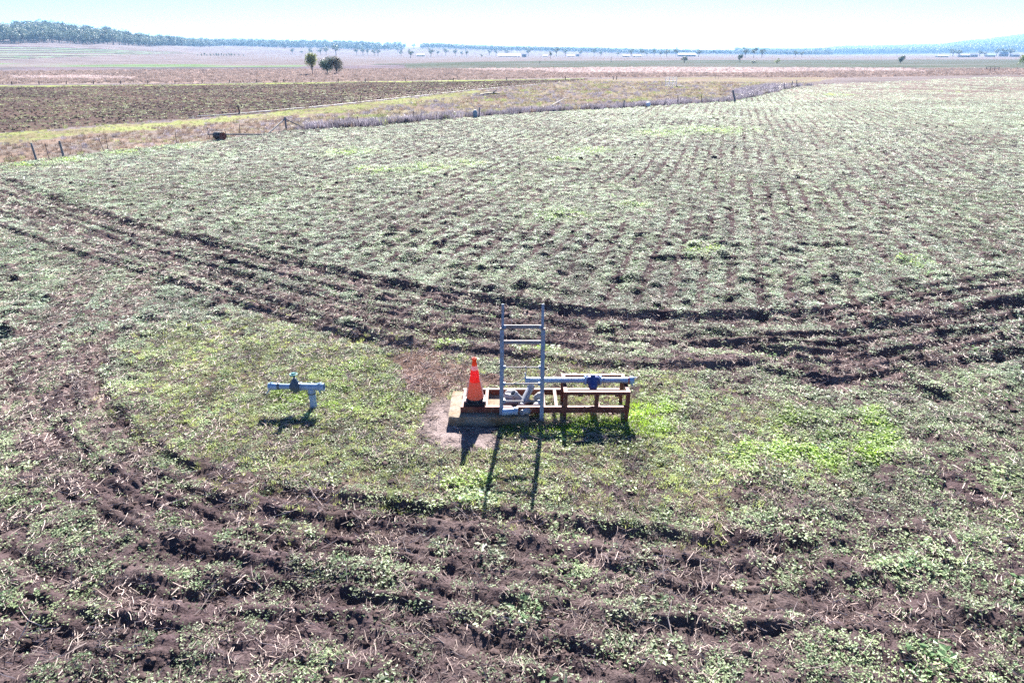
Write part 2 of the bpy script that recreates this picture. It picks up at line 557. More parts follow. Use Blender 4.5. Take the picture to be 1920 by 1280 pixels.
RIDGES = [  # (photo points, height, half width)
    ([(-60, 318), (0, 332), (90, 362), (220, 408), (330, 438), (480, 470), (620, 505), (720, 528), (830, 548), (960, 566), (1050, 578), (1150, 588), (1300, 590), (1450, 588), (1580, 580), (1640, 562), (1710, 545), (1800, 527), (1920, 511), (2050, 495)], .20, .22),
    ([(1290, 604), (1400, 607), (1530, 604)], .14, .14),
    ([(430, 530), (500, 560), (570, 584), (640, 607), (720, 636), (770, 643)], .26, .22),
    ([(530, 556), (600, 578), (700, 600), (800, 614), (860, 620)], .18, .16),
    ([(560, 538), (700, 570), (800, 588), (950, 602), (1040, 604)], .15, .15),
    ([(300, 466), (350, 476), (400, 482), (420, 486)], .24, .2),
    ([(760, 575), (860, 600), (940, 615), (1060, 630), (1130, 642)], .13, .14),
    ([(880, 640), (1000, 658), (1100, 668), (1180, 672), (1260, 668)], .12, .14),
    ([(1100, 650), (1180, 655), (1290, 665), (1400, 672)], .12, .13),
    ([(1920, 558), (1780, 582), (1700, 600), (1640, 605), (1570, 620)], .2, .17),
    ([(1920, 588), (1790, 612), (1710, 640), (1640, 655)], .2, .17),
    ([(1930, 612), (1840, 640), (1720, 668), (1620, 690)], .22, .18),
    ([(1580, 612), (1540, 640), (1500, 660), (1480, 684)], .17, .15),
    ([(1660, 640), (1600, 655), (1540, 672), (1495, 690)], .18, .16),
    ([(2000, 640), (1860, 655), (1780, 676)], .18, .2),
    ([(206, 655), (212, 720), (236, 770), (272, 812), (330, 850), (430, 890), (540, 918), (660, 928), (770, 942), (860, 948), (930, 955)], .09, .12),
    ([(1000, 960), (1100, 975), (1180, 985), (1300, 1000), (1330, 1010)], .13, .11),
    ([(860, 980), (900, 998), (960, 1010), (1080, 1028), (1100, 1022)], .13, .11),
    ([(1140, 1044), (1190, 1050), (1250, 1040)], .16, .13),
    ([(640, 1098), (700, 1110), (760, 1120), (870, 1146)], .12, .1),
    ([(930, 1168), (1000, 1190), (1060, 1200), (1120, 1212)], .15, .12),
    ([(740, 1216), (790, 1232), (860, 1248)], .13, .1),
    ([(430, 1128), (560, 1140), (680, 1146)], .13, .1),
    ([(260, 1082), (310, 1102), (360, 1096), (400, 1072)], .17, .12),
    ([(-40, 960), (60, 1030), (100, 1056), (180, 1096), (230, 1130)], .11, .1),
    ([(340, 966), (410, 984), (480, 975), (560, 985)], .12, .1),
    ([(1640, 992), (1720, 1000), (1790, 1030)], .12, .1),
    ([(1820, 780), (1860, 800), (1880, 800)], .15, .13),
    ([(1760, 1120), (1850, 1150), (1960, 1170)], .13, .1),
    ([(150, 780), (200, 850), (260, 890), (330, 920)], .12, .1),
    ([(-20, 760), (60, 800), (130, 860)], .1, .1),
    ([(1500, 1180), (1620, 1170), (1720, 1200)], .11, .1),
    ([(60, 1230), (180, 1250), (330, 1230)], .09, .1),
]
RUTS = [  # wheel tracks and bare strips: (points, depth, half width)
    ([(-60, 322), (0, 345), (120, 390), (300, 440), (480, 485), (640, 520), (830, 560), (1000, 586), (1200, 600), (1500, 600), (1660, 577), (1920, 532)], .06, .3),
    ([(-60, 345), (0, 378), (120, 430), (260, 470), (400, 520), (520, 565), (650, 600), (760, 622), (900, 636), (1080, 650)], .06, .35),
    ([(330, 490), (480, 530), (600, 560), (720, 586), (900, 608), (1100, 628), (1300, 642), (1480, 668)], .06, .28),
    ([(1930, 574), (1750, 612), (1640, 642), (1500, 690)], .09, .3),
    ([(1930, 624), (1760, 656), (1640, 690), (1560, 722)], .08, .35),
    ([(175, 460), (150, 540), (80, 610), (-20, 680)], .05, .35),
    ([(320, 480), (250, 560), (190, 660), (190, 740), (240, 815), (330, 872), (460, 910), (600, 940), (780, 958), (950, 978), (1150, 1004), (1350, 1028), (1500, 1020)], .07, .2),
    ([(20, 690), (70, 800), (160, 900), (300, 965), (500, 1005), (640, 1030)], .06, .3),
    ([(-60, 960), (0, 1005), (80, 1075), (220, 1122), (420, 1118), (600, 1112), (760, 1152), (900, 1205), (1060, 1240), (1250, 1290)], .07, .22),
    ([(100, 880), (260, 925), (420, 955), (600, 990), (800, 1005), (1000, 1045), (1200, 1085), (1400, 1115), (1600, 1140)], .05, .3),
    ([(500, 1170), (640, 1180), (760, 1215), (900, 1260)], .05, .22),
    ([(1280, 1060), (1420, 1060), (1600, 1100), (1780, 1180)], .04, .35),
    ([(0, 1240), (200, 1200), (420, 1180)], .04, .3),
]


def bundle(upper, lower, n, h, w, seed, cut=.35):
    """wheel tracks running side by side between two lines: ridges squeezed up between shallow ruts"""
    g = random.Random(seed)
    U, Lw = np.array(smoothline(GP(upper), 6)), np.array(smoothline(GP(lower), 6))
    def res(P, m=60):
        d = np.concatenate([[0], np.cumsum(np.hypot(*np.diff(P, axis=0).T))])
        q = np.linspace(0, d[-1], m)
        return np.stack([np.interp(q, d, P[:, 0]), np.interp(q, d, P[:, 1])], -1)
    U, Lw = res(U), res(Lw)
    for i in range(n):
        t0 = (i + .5 + g.uniform(-.2, .2)) / n
        t1 = min(max(t0 + g.uniform(-.08, .08), 0), 1)
        t = np.linspace(t0, t1, 60)[:, None]
        P = U * (1 - t) + Lw * t
        a = int(60 * g.uniform(0, cut) * (g.random() < .6))
        b = 60 - int(60 * g.uniform(0, cut) * (g.random() < .6))
        RIDGES2.append(([tuple(p) for p in P[a:b:2]], h * g.uniform(.6, 1.25), w * g.uniform(.8, 1.2)))
        t = t + .5 / n
        P = U * (1 - t) + Lw * t
        if g.random() < .92:
            RUTS2.append(([tuple(p) for p in P[a:b:2]], .03, w * g.uniform(.9, 1.6)))


RIDGES2, RUTS2 = [], []
bundle([(-60, 318), (0, 332), (220, 408), (480, 470), (720, 528), (960, 566), (1150, 588), (1300, 592), (1480, 592)],
       [(-60, 400), (0, 425), (150, 480), (330, 535), (520, 600), (720, 655), (900, 668), (1100, 690), (1300, 694), (1480, 690)], 10, .12, .10, 1)
bundle([(1440, 594), (1580, 580), (1710, 545), (1800, 527), (1920, 511), (2050, 495)], [(1440, 700), (1560, 718), (1680, 704), (1800, 694), (1920, 684), (2050, 668)], 9, .15, .10, 2)
bundle([(300, 500), (225, 600), (212, 720), (272, 812), (430, 885), (660, 925), (930, 950), (1180, 980), (1400, 1000), (1560, 990), (1700, 940)],
       [(170, 460), (60, 620), (20, 760), (100, 900), (250, 1000), (450, 1060), (700, 1100), (950, 1140), (1200, 1180), (1450, 1190), (1700, 1150), (1900, 1060)], 7, .062, .08, 3)
bundle([(150, 455), (130, 540), (60, 610), (-60, 680)], [(310, 485), (260, 570), (170, 660), (120, 760), (60, 860)], 5, .075, .10, 6)
bundle([(-60, 930), (90, 1040), (240, 1112), (420, 1128), (700, 1135), (860, 1165), (1060, 1222), (1250, 1285)], [(-200, 1100), (0, 1200), (250, 1245), (500, 1250), (700, 1275), (900, 1320)], 4, .055, .08, 4)
RIDGES = [(smoothline(GP(p)), h * (1.0 if i in (0, 2, 9, 10, 11) else .55), w) for i, (p, h, w) in enumerate(RIDGES)] + RIDGES2
RUTS = [(smoothline(GP(p)), h, w) for p, h, w in RUTS] + RUTS2
LUSH = [(*G(px, py), r) for px, py, r in [
    (1505, 775, .35), (1520, 868, .4), (1640, 775, .3), (1632, 850, .35), (1662, 822, .3), (1480, 800, .4), (1545, 838, .4), (1225, 800, .45),
    (1500, 800, .55), (1470, 830, .5), (1530, 850, .55), (1630, 800, .45), (1640, 830, .4), (1430, 860, .6), (1210, 790, .5), (1180, 815, .5), (1240, 760, .45), (960, 803, .28), (1060, 805, .35),
    (560, 745, .6), (520, 735, .5), (600, 760, .5), (660, 700, .7), (720, 760, .6), (880, 905, .5), (650, 286, 2.2), (700, 320, 1.4), (790, 316, 2.0), (880, 306, 1.5), (1240, 249, 3.0), (1335, 244, 4.0),
    (1060, 402, 1.2), (1110, 283, 1.8), (1320, 470, .8), (1185, 384, .8), (1560, 178, 5), (1780, 172, 6), (1060, 300, 1.2), (850, 640, .5), (1715, 492, .7), (1010, 660, .5), (60, 310, 1.6), (130, 300, 1.6), (240, 285, 2.0), (330, 276, 1.6)]]
ROWDIR = math.radians(16.8)


def furrow(x, y):
    """bare furrows between the sown rows, clearest towards the middle and right of the field"""
    rows = np.sin((x * math.cos(ROWDIR) - y * math.sin(ROWDIR) + .06 * noise(x / 3, y / 3, 130)) * 2 * math.pi / .78)
    w = sstep(-.75, .05, x / np.maximum(y, .1)) * sstep(13, 19, np.hypot(x, y)) * np.clip(.75 + .9 * noise(x / 7, y / 7, 131), .1, 1)
    return sstep(.15, -.6, rows) * w


def near_fields(x, y):
    """relief, bareness, lushness of the cropped field around the bore"""
    n = len(x)
    r = np.hypot(x, y)
    k = r < 75
    dz, bare, lush, trk = np.zeros(n), np.zeros(n), np.zeros(n), np.zeros(n)
    xs, ys, rs = x[k], y[k], r[k]
    d = np.zeros(len(xs))
    b = np.zeros(len(xs))
    rag = 1 + .4 * noise(xs / 1.6, ys / 1.6, 5) + .18 * noise(xs / .25, ys / .25, 6)
    wob = .10 * noise(xs / 1.2, ys / 1.2, 7) + .05 * noise(xs / .3, ys / .3, 8)
    for L, hh, w in RIDGES:
        P = np.array(L)
        m = (xs > P[:, 0].min() - 1.2) & (xs < P[:, 0].max() + 1.2) & (ys > P[:, 1].min() - 1.2) & (ys < P[:, 1].max() + 1.2)
        if m.any():
            q = polydist(xs[m], ys[m], L) + wob[m] * .7
            w = min(w, .17)
            d[m] = np.maximum(d[m], (.8 if L[0][1] > 11 else .68) * hh * np.clip(rag[m], .1, 1.7) * np.exp(-(q / w) ** 2))
    t = np.zeros(len(xs))
    for L, hh, w in RUTS:
        P = np.array(L)
        m = (xs > P[:, 0].min() - 2) & (xs < P[:, 0].max() + 2) & (ys > P[:, 1].min() - 2) & (ys < P[:, 1].max() + 2)
        if m.any():
            q = np.abs(polydist(xs[m], ys[m], L) + wob[m] * 1.2)
            g = np.exp(-(q / w) ** 4)
            t[m] = np.maximum(t[m], hh * g)
            b[m] = np.maximum(b[m], np.exp(-(q / (w * 1.15)) ** 4))
    trk[k] = np.clip(b + d / .04, 0, 1)
    d -= t
    for cx, cy, rr in LUSH:
        q = np.hypot(xs - cx, (ys - cy)) / (rr * .9)
        m = q < 2.5
        lush_k = np.zeros(len(xs))
        lush_k[m] = np.exp(-(q[m] ** 2) * 1.1)
        lush[np.nonzero(k)[0]] = np.maximum(lush[np.nonzero(k)[0]], lush_k)
    dz[k] = d
    bare[k] = b
    kk = ~k
    for cx, cy, rr in LUSH:
        q = np.hypot(x[kk] - cx, y[kk] - cy) / (rr * .65)
        lush[kk] = np.maximum(lush[kk], np.exp(-np.minimum(q, 6) ** 2 * 1.1))
    lush *= np.clip(.45 + 1.3 * noise(x / .35, y / .35, 9) + .5 * noise(x / .9, y / .9, 10), 0, 1)
    circ = np.zeros(n)
    for q, (amp, scl) in enumerate(((.5, .6), (1.1, 1.3), (1.7, .5), (2.4, 2.2))):
        circ += .25 * inpoly(x + amp * noise(x / scl, y / scl, 110 + q), y + amp * noise(x / scl, y / scl, 120 + q), CIRCLE)
    mud = np.zeros(n)
    for q, (amp, scl) in enumerate(((.10, .3), (.22, .2), (.35, .35), (.5, .12))):
        mud += .25 * inpoly(x + amp * noise(x / scl, y / scl, 160 + q), y + amp * noise(x / scl, y / scl, 170 + q), MUD)
    brown = inpoly(x + .2 * noise(x / .5, y / .5, 15), y + .2 * noise(x / .5, y / .5, 16), BROWN).astype(float)
    crop = inpoly(x + .0 * x, y, CROP)
    front = sstep(10.2, 8.2, y + .8 * noise(x / 1.5, y / 1.5, 17))          # rough ground in the foreground
    rough = (1 - .5 * circ) * (1 - .4 * trk * (r > 11)) * np.clip(1.3 - r / 90, .3, 1)
    fade = np.clip(1.15 - r / 160, 0, 1)
    dz = dz + fade * (.045 * fbm(x / 1.1, y / 1.1, 20, 2) * rough + .045 * rough * np.maximum(noise(x / .42, y / .42, 22), -.25)
                      + .028 * rough * noise(x / .17, y / .17, 23) + .012 * noise(x / .07, y / .07, 24) * (r < 22))
    up = (1 - circ) * (r > 14) * (r < 90)
    lump = np.maximum(noise(x / .95, y / .8, 25) - .3, 0) * .36 * sstep(34, 18, r) + np.maximum(noise(x / .5, y / .45, 125) - .25, 0) * .22
    dz = dz + up * (1 - .85 * trk) * lump * np.clip(1.4 - r / 70, .4, 1)
    dz = dz - (1 - circ) * fade * .055 * furrow(x, y) * (r < 130)
    dz = dz + front * .075 * np.maximum(noise(x / .6, y / .45, 26) - .15, 0)
    flat = np.exp(-((np.maximum(np.abs(x - .55) - 1.7, 0)) ** 2 + np.maximum(np.abs(y - 10.9) - .55, 0) ** 2) / .12)
    flat = np.maximum(flat, np.exp(-((x + 3.55) ** 2 + (y - 11.1) ** 2) / .12))
    flat = np.maximum(flat, mud * .85)
    dz = dz * (1 - flat)
    dz = dz + mud * .01 * noise(x / .3, y / .3, 28)
    dz = np.where(crop, dz, fade * (.05 * fbm(x / 1.5, y / 1.5, 29, 2)))
    return dict(dz=dz, trk=trk, bare=bare, lush=lush, circ=circ, mud=mud, brown=brown, crop=crop, front=front, r=r)


def ground_z(x, y):
    x = np.atleast_1d(np.asarray(x, float))
    y = np.atleast_1d(np.asarray(y, float))
    z = land(x, y)
    k = np.hypot(x, y) < 190
    if k.any():
        z[k] += near_fields(x[k], y[k])['dz']
    return z


def gz(x, y):
    return float(ground_z(x, y)[0])


def field_colours(x, y, F):
    n = len(x)
    r = F['r']
    C = np.empty((n, 3))
    C[:] = (.138, .117, .118)
    j = np.where(r < 150, .012 * r, 1.8 + .0015 * r)
    jx, jy = x + j * noise(x / (j * 4 + 1), y / (j * 4 + 1), 31), y + j * noise(x / (j * 4 + 1), y / (j * 4 + 1), 32)
    big = fbm(x / 60, y / 60, 33, 3)
    fa = r > 120

    def zone(P, col, col2=None, amp=.5, sc=30, thr=None):
        m = inpoly(jx, jy, P)
        if not m.any():
            return
        c = np.array(col)
        if col2 is not None:
            w = sstep(-.35, .35, fbm(x[m] / sc, y[m] / sc, int(abs(P[0][0])) % 50, 4))[:, None]
            c = c * (1 - w) + np.array(col2) * w
        C[m] = c
    # striped fields on the left slope
    for i in range(13):
        ya = 87.0 + i * 2.05
        xr = 330 + 10 * i if i < 7 else 330 - (i - 6) * 42
        yb = ya + (106 - ya) * .55
        P = GP([(-500, ya - 2), (0, ya), (xr * .6, ya + (yb - ya) * .5), (xr, yb), (xr * .6, ya + (yb - ya) * .5 + 1.0), (0, ya + 1.15), (-500, ya - .6)])
        zone(P, [(.05, .04, .05), (.12, .18, .11), (.05, .044, .052), (.16, .20, .14)][i % 4])
    zone(GREY_PLAIN, (.092, .092, .083), (.07, .08, .063), sc=70)
    zone(GREEN_LEFT, (.11, .155, .085), (.15, .13, .13), sc=80)
    zone(LILAC, (.12, .098, .113), (.082, .077, .083), sc=50)
    zone(PINK, (.20, .15, .135), (.165, .13, .115), sc=40)
    for P in (PALE, PALE2, PALE3):
        zone(P, (.29, .235, .225), (.22, .16, .15), sc=22)
    zone(GREENSTRIP, (.20, .23, .085), (.13, .145, .08), sc=8)
    zone(PLOUGH, (.082, .060, .054), (.060, .046, .043), sc=12)
    zone(PADDOCK, (.17, .15, .105), (.15, .12, .105), sc=7)
    strip = inpoly(jx, jy, FENCE[:10] + GP([(560, 215), (445, 228), (200, 250), (0, 272), (-420, 312)]))
    w = sstep(-.4, .4, fbm(x[strip] / 3, y[strip] / 3, 36, 3))[:, None]
    C[strip] = np.array((.17, .128, .105)) * (1 - w) + np.array((.145, .125, .115)) * w
    jx, jy = x + 2.2 * fbm(x / 3, y / 3, 153, 3), y + 2.2 * fbm(x / 3, y / 3, 154, 3)
    zone(VERGE, (.175, .19, .085), (.16, .14, .09), sc=3)
    c = F['crop']
    soil = np.array((.060, .043, .046))
    C[c] = soil * (1 + .18 * fbm(x[c] / 1.3, y[c] / 1.3, 37, 3))[:, None]
    up = c
    fr = np.clip((r - 22) / 60, 0, 1)
    pale = np.clip(.35 + .4 * fbm(x / 7, y / 7, 38, 3) + .3 * fbm(x / .9, y / .9, 138, 2), 0, .9) * (.3 + .7 * fr)
    pale = pale * (1 - .7 * furrow(x, y))
    C[up] = C[up] * (1 - pale[up, None]) + np.array((.185, .152, .132)) * pale[up, None]
    st = c & inpoly(x + 9 * fbm(x / 9, y / 9, 151, 3), y + 9 * fbm(x / 9, y / 9, 152, 3), STUBBLE)
    C[st] = np.array((.135, .104, .098)) * (1 + .35 * fbm(x[st] / 4, y[st] / 4, 39, 3))[:, None]
    tr = (F['bare'] * (r > 11) * .6 * sstep(-.3, .4, fbm(x / .8, y / .8, 40, 2)))[:, None]
    C = C * (1 - tr) + np.array((.175, .13, .122)) * tr
    ci = (F['circ'] * .4 * sstep(-.5, .3, fbm(x / .6, y / .6, 41, 2)))[:, None]
    C = C * (1 - ci) + np.array((.14, .112, .072)) * ci
    br = (F['brown'] * .6)[:, None]
    C = C * (1 - br) + np.array((.16, .105, .085)) * br
    mu = (F['mud'])[:, None] * np.clip(.85 + .5 * noise(x / .2, y / .2, 42), .4, 1)[:, None]
    C = C * (1 - mu) + np.array((.22, .178, .172)) * mu
    f = r > 170
    C[f] *= (1 + .22 * fbm(x[f] / 320, y[f] / 26, 141, 3) + .12 * fbm(x[f] / 25, y[f] / 9, 142, 2))[:, None]
    forest = (r > 4200)
    C[forest] = np.array((.06, .075, .05))
    return np.clip(C, .01, .9)


def build_ground():
    rings = [0.0, 1.5, 3.0]
    rr = 4.0
    while rr < 9400:
        rings.append(rr)
        rr += (.036 if rr < 12 else (.045 if rr < 25 else .036 * (rr / 10) ** 1.5)) if rr < 480 else (7 if rr < 1320 else (45 if rr < 3000 else 180))
    rings.append(9500.0)
    R = np.array(rings)
    fine = np.radians(np.linspace(-52, 52, 900))
    A = np.concatenate([np.radians(np.arange(-180, -52, 3.0)), fine, np.radians(np.arange(55, 180, 3.0))])
    nr, na = len(R), len(A)
    X = (R[:, None] * np.sin(A)[None, :]).ravel()
    Y = (R[:, None] * np.cos(A)[None, :]).ravel()
    F = near_fields(X, Y)
    Z = land(X, Y) + F['dz']
    i = np.arange(nr - 1)[:, None] * na
    k = np.arange(na)[None, :]
    k2 = (k + 1) % na
    faces = np.stack([i + k, i + k2, i + na + k2, i + na + k], -1).reshape(-1, 4)[:, ::-1]
    me = bpy.data.meshes.new('ground')
    me.vertices.add(len(X))
    me.vertices.foreach_set('co', np.stack([X, Y, Z], -1).ravel())
    nf = len(faces)
    me.loops.add(nf * 4)
    me.loops.foreach_set('vertex_index', faces.ravel().astype(np.int32))
    me.polygons.add(nf)
    me.polygons.foreach_set('loop_start', np.arange(0, nf * 4, 4, dtype=np.int32))
    me.polygons.foreach_set('loop_total', np.full(nf, 4, np.int32))
    me.polygons.foreach_set('use_smooth', np.ones(nf, bool))
    me.update(calc_edges=True)
    C = field_colours(X, Y, F)
    a = me.attributes.new('gcol', 'FLOAT_COLOR', 'POINT')
    a.data.foreach_set('color', np.concatenate([C, np.ones((len(C), 1))], 1).ravel())
    me.materials.append(M_GROUND)
    ob = bpy.data.objects.new('ground', me)
    COL.objects.link(ob)
    tag(ob, 'dark cropped soil and pasture running out to the hills', kind='structure')


build_ground()

# ------------------------------------------------------------------ scattering of uncountable plants, straw and clods
def add_lv(me, vals):
    a = me.attributes.new('lv', 'FLOAT', 'POINT')
    a.data.foreach_set('value', np.asarray(vals, np.float32))


def proto(name, V, F, lv, material, smooth=False):
    me = bpy.data.meshes.new(name)
    me.from_pydata(V, [], F)
    add_lv(me, lv)
    me.materials.append(material)
    if smooth:
        me.polygons.foreach_set('use_smooth', [True] * len(F))
    return bpy.data.objects.new(name, me)


def leaf_clump(seed, n=14, R=.085, hmax=.038, L=.035, W=.55, tilt=.36):
    g = random.Random(seed)
    V, F, lv = [], [], []
    for i in range(n):
        a, q = g.uniform(0, 6.28), R * math.sqrt(g.random())
        c = Vector((q * math.cos(a), q * math.sin(a), hmax * g.uniform(.15, 1) * (1 - .5 * q / R)))
        l = L * g.uniform(.6, 1.25)
        yaw = a + g.gauss(0, .9)
        Mx = Matrix.Rotation(yaw, 3, 'Z') @ Matrix.Rotation(g.gauss(-.12, tilt), 3, 'Y') @ Matrix.Rotation(g.gauss(0, tilt), 3, 'X')
        w = l * W * .5
        pts = [Vector((-l / 2, 0, 0)), Vector((0, -w, w * .35)), Vector((l / 2, 0, -l * .06)), Vector((0, w, w * .35))]
        o = len(V)
        V += [c + Mx @ p for p in pts]
        F += [(o, o + 1, o + 2), (o, o + 2, o + 3)]
        t = g.uniform(.65, 1.3)
        lv += [t] * 4
    return V, F, lv


def tuft(seed, n=22, R=.06, h=.22, w=.006, lean=.5, lo=.5):
    g = random.Random(seed)
    V, F, lv = [], [], []
    for i in range(n):
        a = g.uniform(0, 6.28)
        q = R * math.sqrt(g.random())
        b = Vector((q * math.cos(a), q * math.sin(a), 0))
        hh = h * g.uniform(lo, 1)
        d = Vector((math.cos(a + g.gauss(0, .7)), math.sin(a + g.gauss(0, .7)), 0))
        s = Vector((-d.y, d.x, 0)) if g.random() < .5 else Vector((1, 0, 0))
        k = lean * g.uniform(.1, 1) * hh
        mid, tip = b + d * k * .35 + Vector((0, 0, hh * .6)), b + d * k + Vector((0, 0, hh * g.uniform(.8, 1)))
        o = len(V)
        V += [b - s * w, b + s * w, mid + s * w * .8, mid - s * w * .8, tip]
        F += [(o, o + 1, o + 2, o + 3), (o + 3, o + 2, o + 4)]
        lv += [g.uniform(.7, 1.25)] * 5
    return V, F, lv


def straw_bits(seed, n=5, L=.1, w=.0035, R=.09, up=.25):
    g = random.Random(seed)
    V, F, lv = [], [], []
    for i in range(n):
        a, q = g.uniform(0, 6.28), R * math.sqrt(g.random())
        c = Vector((q * math.cos(a), q * math.sin(a), g.uniform(.01, .045)))
        yaw, el = g.uniform(0, 6.28), g.gauss(0, up)
        d = Vector((math.cos(yaw) * math.cos(el), math.sin(yaw) * math.cos(el), math.sin(el)))
        l = L * g.uniform(.4, 1.3)
        s = d.cross(Vector((0, 0, 1))).normalized() * w
        u = s.cross(d).normalized() * w
        mid = c + Vector((g.gauss(0, .08), g.gauss(0, .08), g.gauss(0, .05))) * l
        P0, P1 = c - d * l / 2, c + d * l / 2
        o = len(V)
        for p in (P0, mid, P1):
            V += [p + s, p - s * .5 + u, p - s * .5 - u]
        for b in (0, 3):
            F += [(o + b + i, o + b + (i + 1) % 3, o + b + 3 + (i + 1) % 3, o + b + 3 + i) for i in range(3)]
        lv += [g.uniform(.7, 1.3)] * 9
    return V, F, lv


def stalk(seed, L=.4, w=.0065):
    g = random.Random(seed)
    V, F, lv = [], [], []
    p = Vector((0, 0, 0))
    d = Vector((1, 0, g.uniform(-.05, .25)))
    pts = [p.copy()]
    for i in range(4):
        d = (d + Vector((0, g.gauss(0, .28), g.gauss(0, .12)))).normalized()
        p = p + d * L / 4
        pts.append(p.copy())
    n = 4
    for i, q in enumerate(pts):
        ww = w * (1 - .13 * i)
        for k in range(n):
            a = k * math.pi / 2
            V.append(q + Vector((0, math.cos(a) * ww, math.sin(a) * ww)))
    for i in range(4):
        F += [(i * n + k, i * n + (k + 1) % n, (i + 1) * n + (k + 1) % n, (i + 1) * n + k) for k in range(n)]
    lv = [g.uniform(.8, 1.2)] * len(V)
    if g.random() < .6:          # a side shoot
        q = pts[2]
        o = len(V)
        e = q + Vector((L * .2, g.choice((-1, 1)) * L * .2, L * g.uniform(0, .15)))
        V += [q + Vector((0, 0, w * .7)), q - Vector((0, 0, w * .7)), e, q + Vector((w * .7, 0, 0)), q - Vector((w * .7, 0, 0))]
        F += [(o, o + 1, o + 2), (o + 3, o + 4, o + 2)]
        lv += [1] * 5
    return V, F, lv


def clod(seed):
    g = random.Random(seed)
    import bmesh
    bm = bmesh.new()
    bmesh.ops.create_icosphere(bm, subdivisions=2, radius=1)
    V = []
    ox, oy = g.uniform(0, 50), g.uniform(0, 50)
    for v in bm.verts:
        p = v.co
        k = 1 + .45 * float(noise(np.array([p.x * 1.4 + p.z + ox]), np.array([p.y * 1.4 - p.z * .7 + oy]), 60)[0]) + g.gauss(0, .06)
        V.append(Vector((p.x * k, p.y * k * .9, p.z * k * .62)))
    F = [tuple(v.index for v in f.verts) for f in bm.faces]
    bm.free()
    return V, F, [1.0] * len(V)


def scatter(name, protos, P, yaw, scl, idx, tint, label, cat, pitch=None, zs=None):
    n = len(P)
    me = bpy.data.meshes.new(name)
    me.vertices.add(n)
    me.vertices.foreach_set('co', np.asarray(P, np.float32).ravel())
    rot = np.zeros((n, 3), np.float32)
    rot[:, 2] = yaw
    if pitch is not None:
        rot[:, 1] = pitch
    S = np.repeat(np.asarray(scl, np.float32)[:, None], 3, 1)
    if zs is not None:
        S[:, 2] *= zs
    me.attributes.new('rot', 'FLOAT_VECTOR', 'POINT').data.foreach_set('vector', rot.ravel())
    me.attributes.new('scl', 'FLOAT_VECTOR', 'POINT').data.foreach_set('vector', S.ravel())
    me.attributes.new('idx', 'INT', 'POINT').data.foreach_set('value', np.asarray(idx, np.int32))
    me.attributes.new('tint', 'FLOAT_COLOR', 'POINT').data.foreach_set('color', np.concatenate([tint, np.ones((n, 1))], 1).astype(np.float32).ravel())
    ob = bpy.data.objects.new(name, me)
    COL.objects.link(ob)
    col = bpy.data.collections.new(name + '_kinds')
    for i, p in enumerate(protos):
        p.name = '%s_kind_%02d' % (name, i)
        col.objects.link(p)
    ng = bpy.data.node_groups.new(name, 'GeometryNodeTree')
    ng.interface.new_socket('Geometry', in_out='INPUT', socket_type='NodeSocketGeometry')
    ng.interface.new_socket('Geometry', in_out='OUTPUT', socket_type='NodeSocketGeometry')
    N, Lk = ng.nodes, ng.links
    gi, go = N.new('NodeGroupInput'), N.new('NodeGroupOutput')
    mp = N.new('GeometryNodeMeshToPoints')
    ip = N.new('GeometryNodeInstanceOnPoints')
    ci = N.new('GeometryNodeCollectionInfo')
    ci.inputs['Collection'].default_value = col
    ci.inputs['Separate Children'].default_value = True
    ci.inputs['Reset Children'].default_value = True
    ip.inputs['Pick Instance'].default_value = True

    def named(nm, typ):
        a = N.new('GeometryNodeInputNamedAttribute')
        a.data_type = typ
        a.inputs['Name'].default_value = nm
        return a.outputs['Attribute']
    Lk.new(gi.outputs[0], mp.inputs['Mesh'])
    Lk.new(mp.outputs[0], ip.inputs['Points'])
    Lk.new(ci.outputs[0], ip.inputs['Instance'])
    Lk.new(named('idx', 'INT'), ip.inputs['Instance Index'])
    Lk.new(named('rot', 'FLOAT_VECTOR'), ip.inputs['Rotation'])
    Lk.new(named('scl', 'FLOAT_VECTOR'), ip.inputs['Scale'])
    Lk.new(ip.outputs[0], go.inputs[0])
    ob.modifiers.new('scatter', 'NODES').node_group = ng
    tag(ob, label, cat, kind='stuff')
    return ob


def candidates(r0, r1, dens, g, az=51):
    """random ground points in the ring r0..r1 with dens(r) points per square metre"""
    rs = np.linspace(r0, r1, 200)
    pdf = rs * dens(rs)
    cdf = np.concatenate([[0], np.cumsum((pdf[1:] + pdf[:-1]) / 2 * np.diff(rs))])
    n = int(cdf[-1] * 2 * math.radians(az))
    r = np.interp(g.random(n) * cdf[-1], cdf, rs)
    a = np.radians(g.uniform(-az, az, n))
    x, y = r * np.sin(a), r * np.cos(a)
    k = (np.abs(x) < .87 * y + 3.2) & (y > 3.6)          # what the picture shows, and a step to either side
    return x[k], y[k]


def clear_of_gear(x, y):
    slab = (x > -1.12) & (x < .35) & (y > 10.4) & (y < 11.45)
    return ~slab


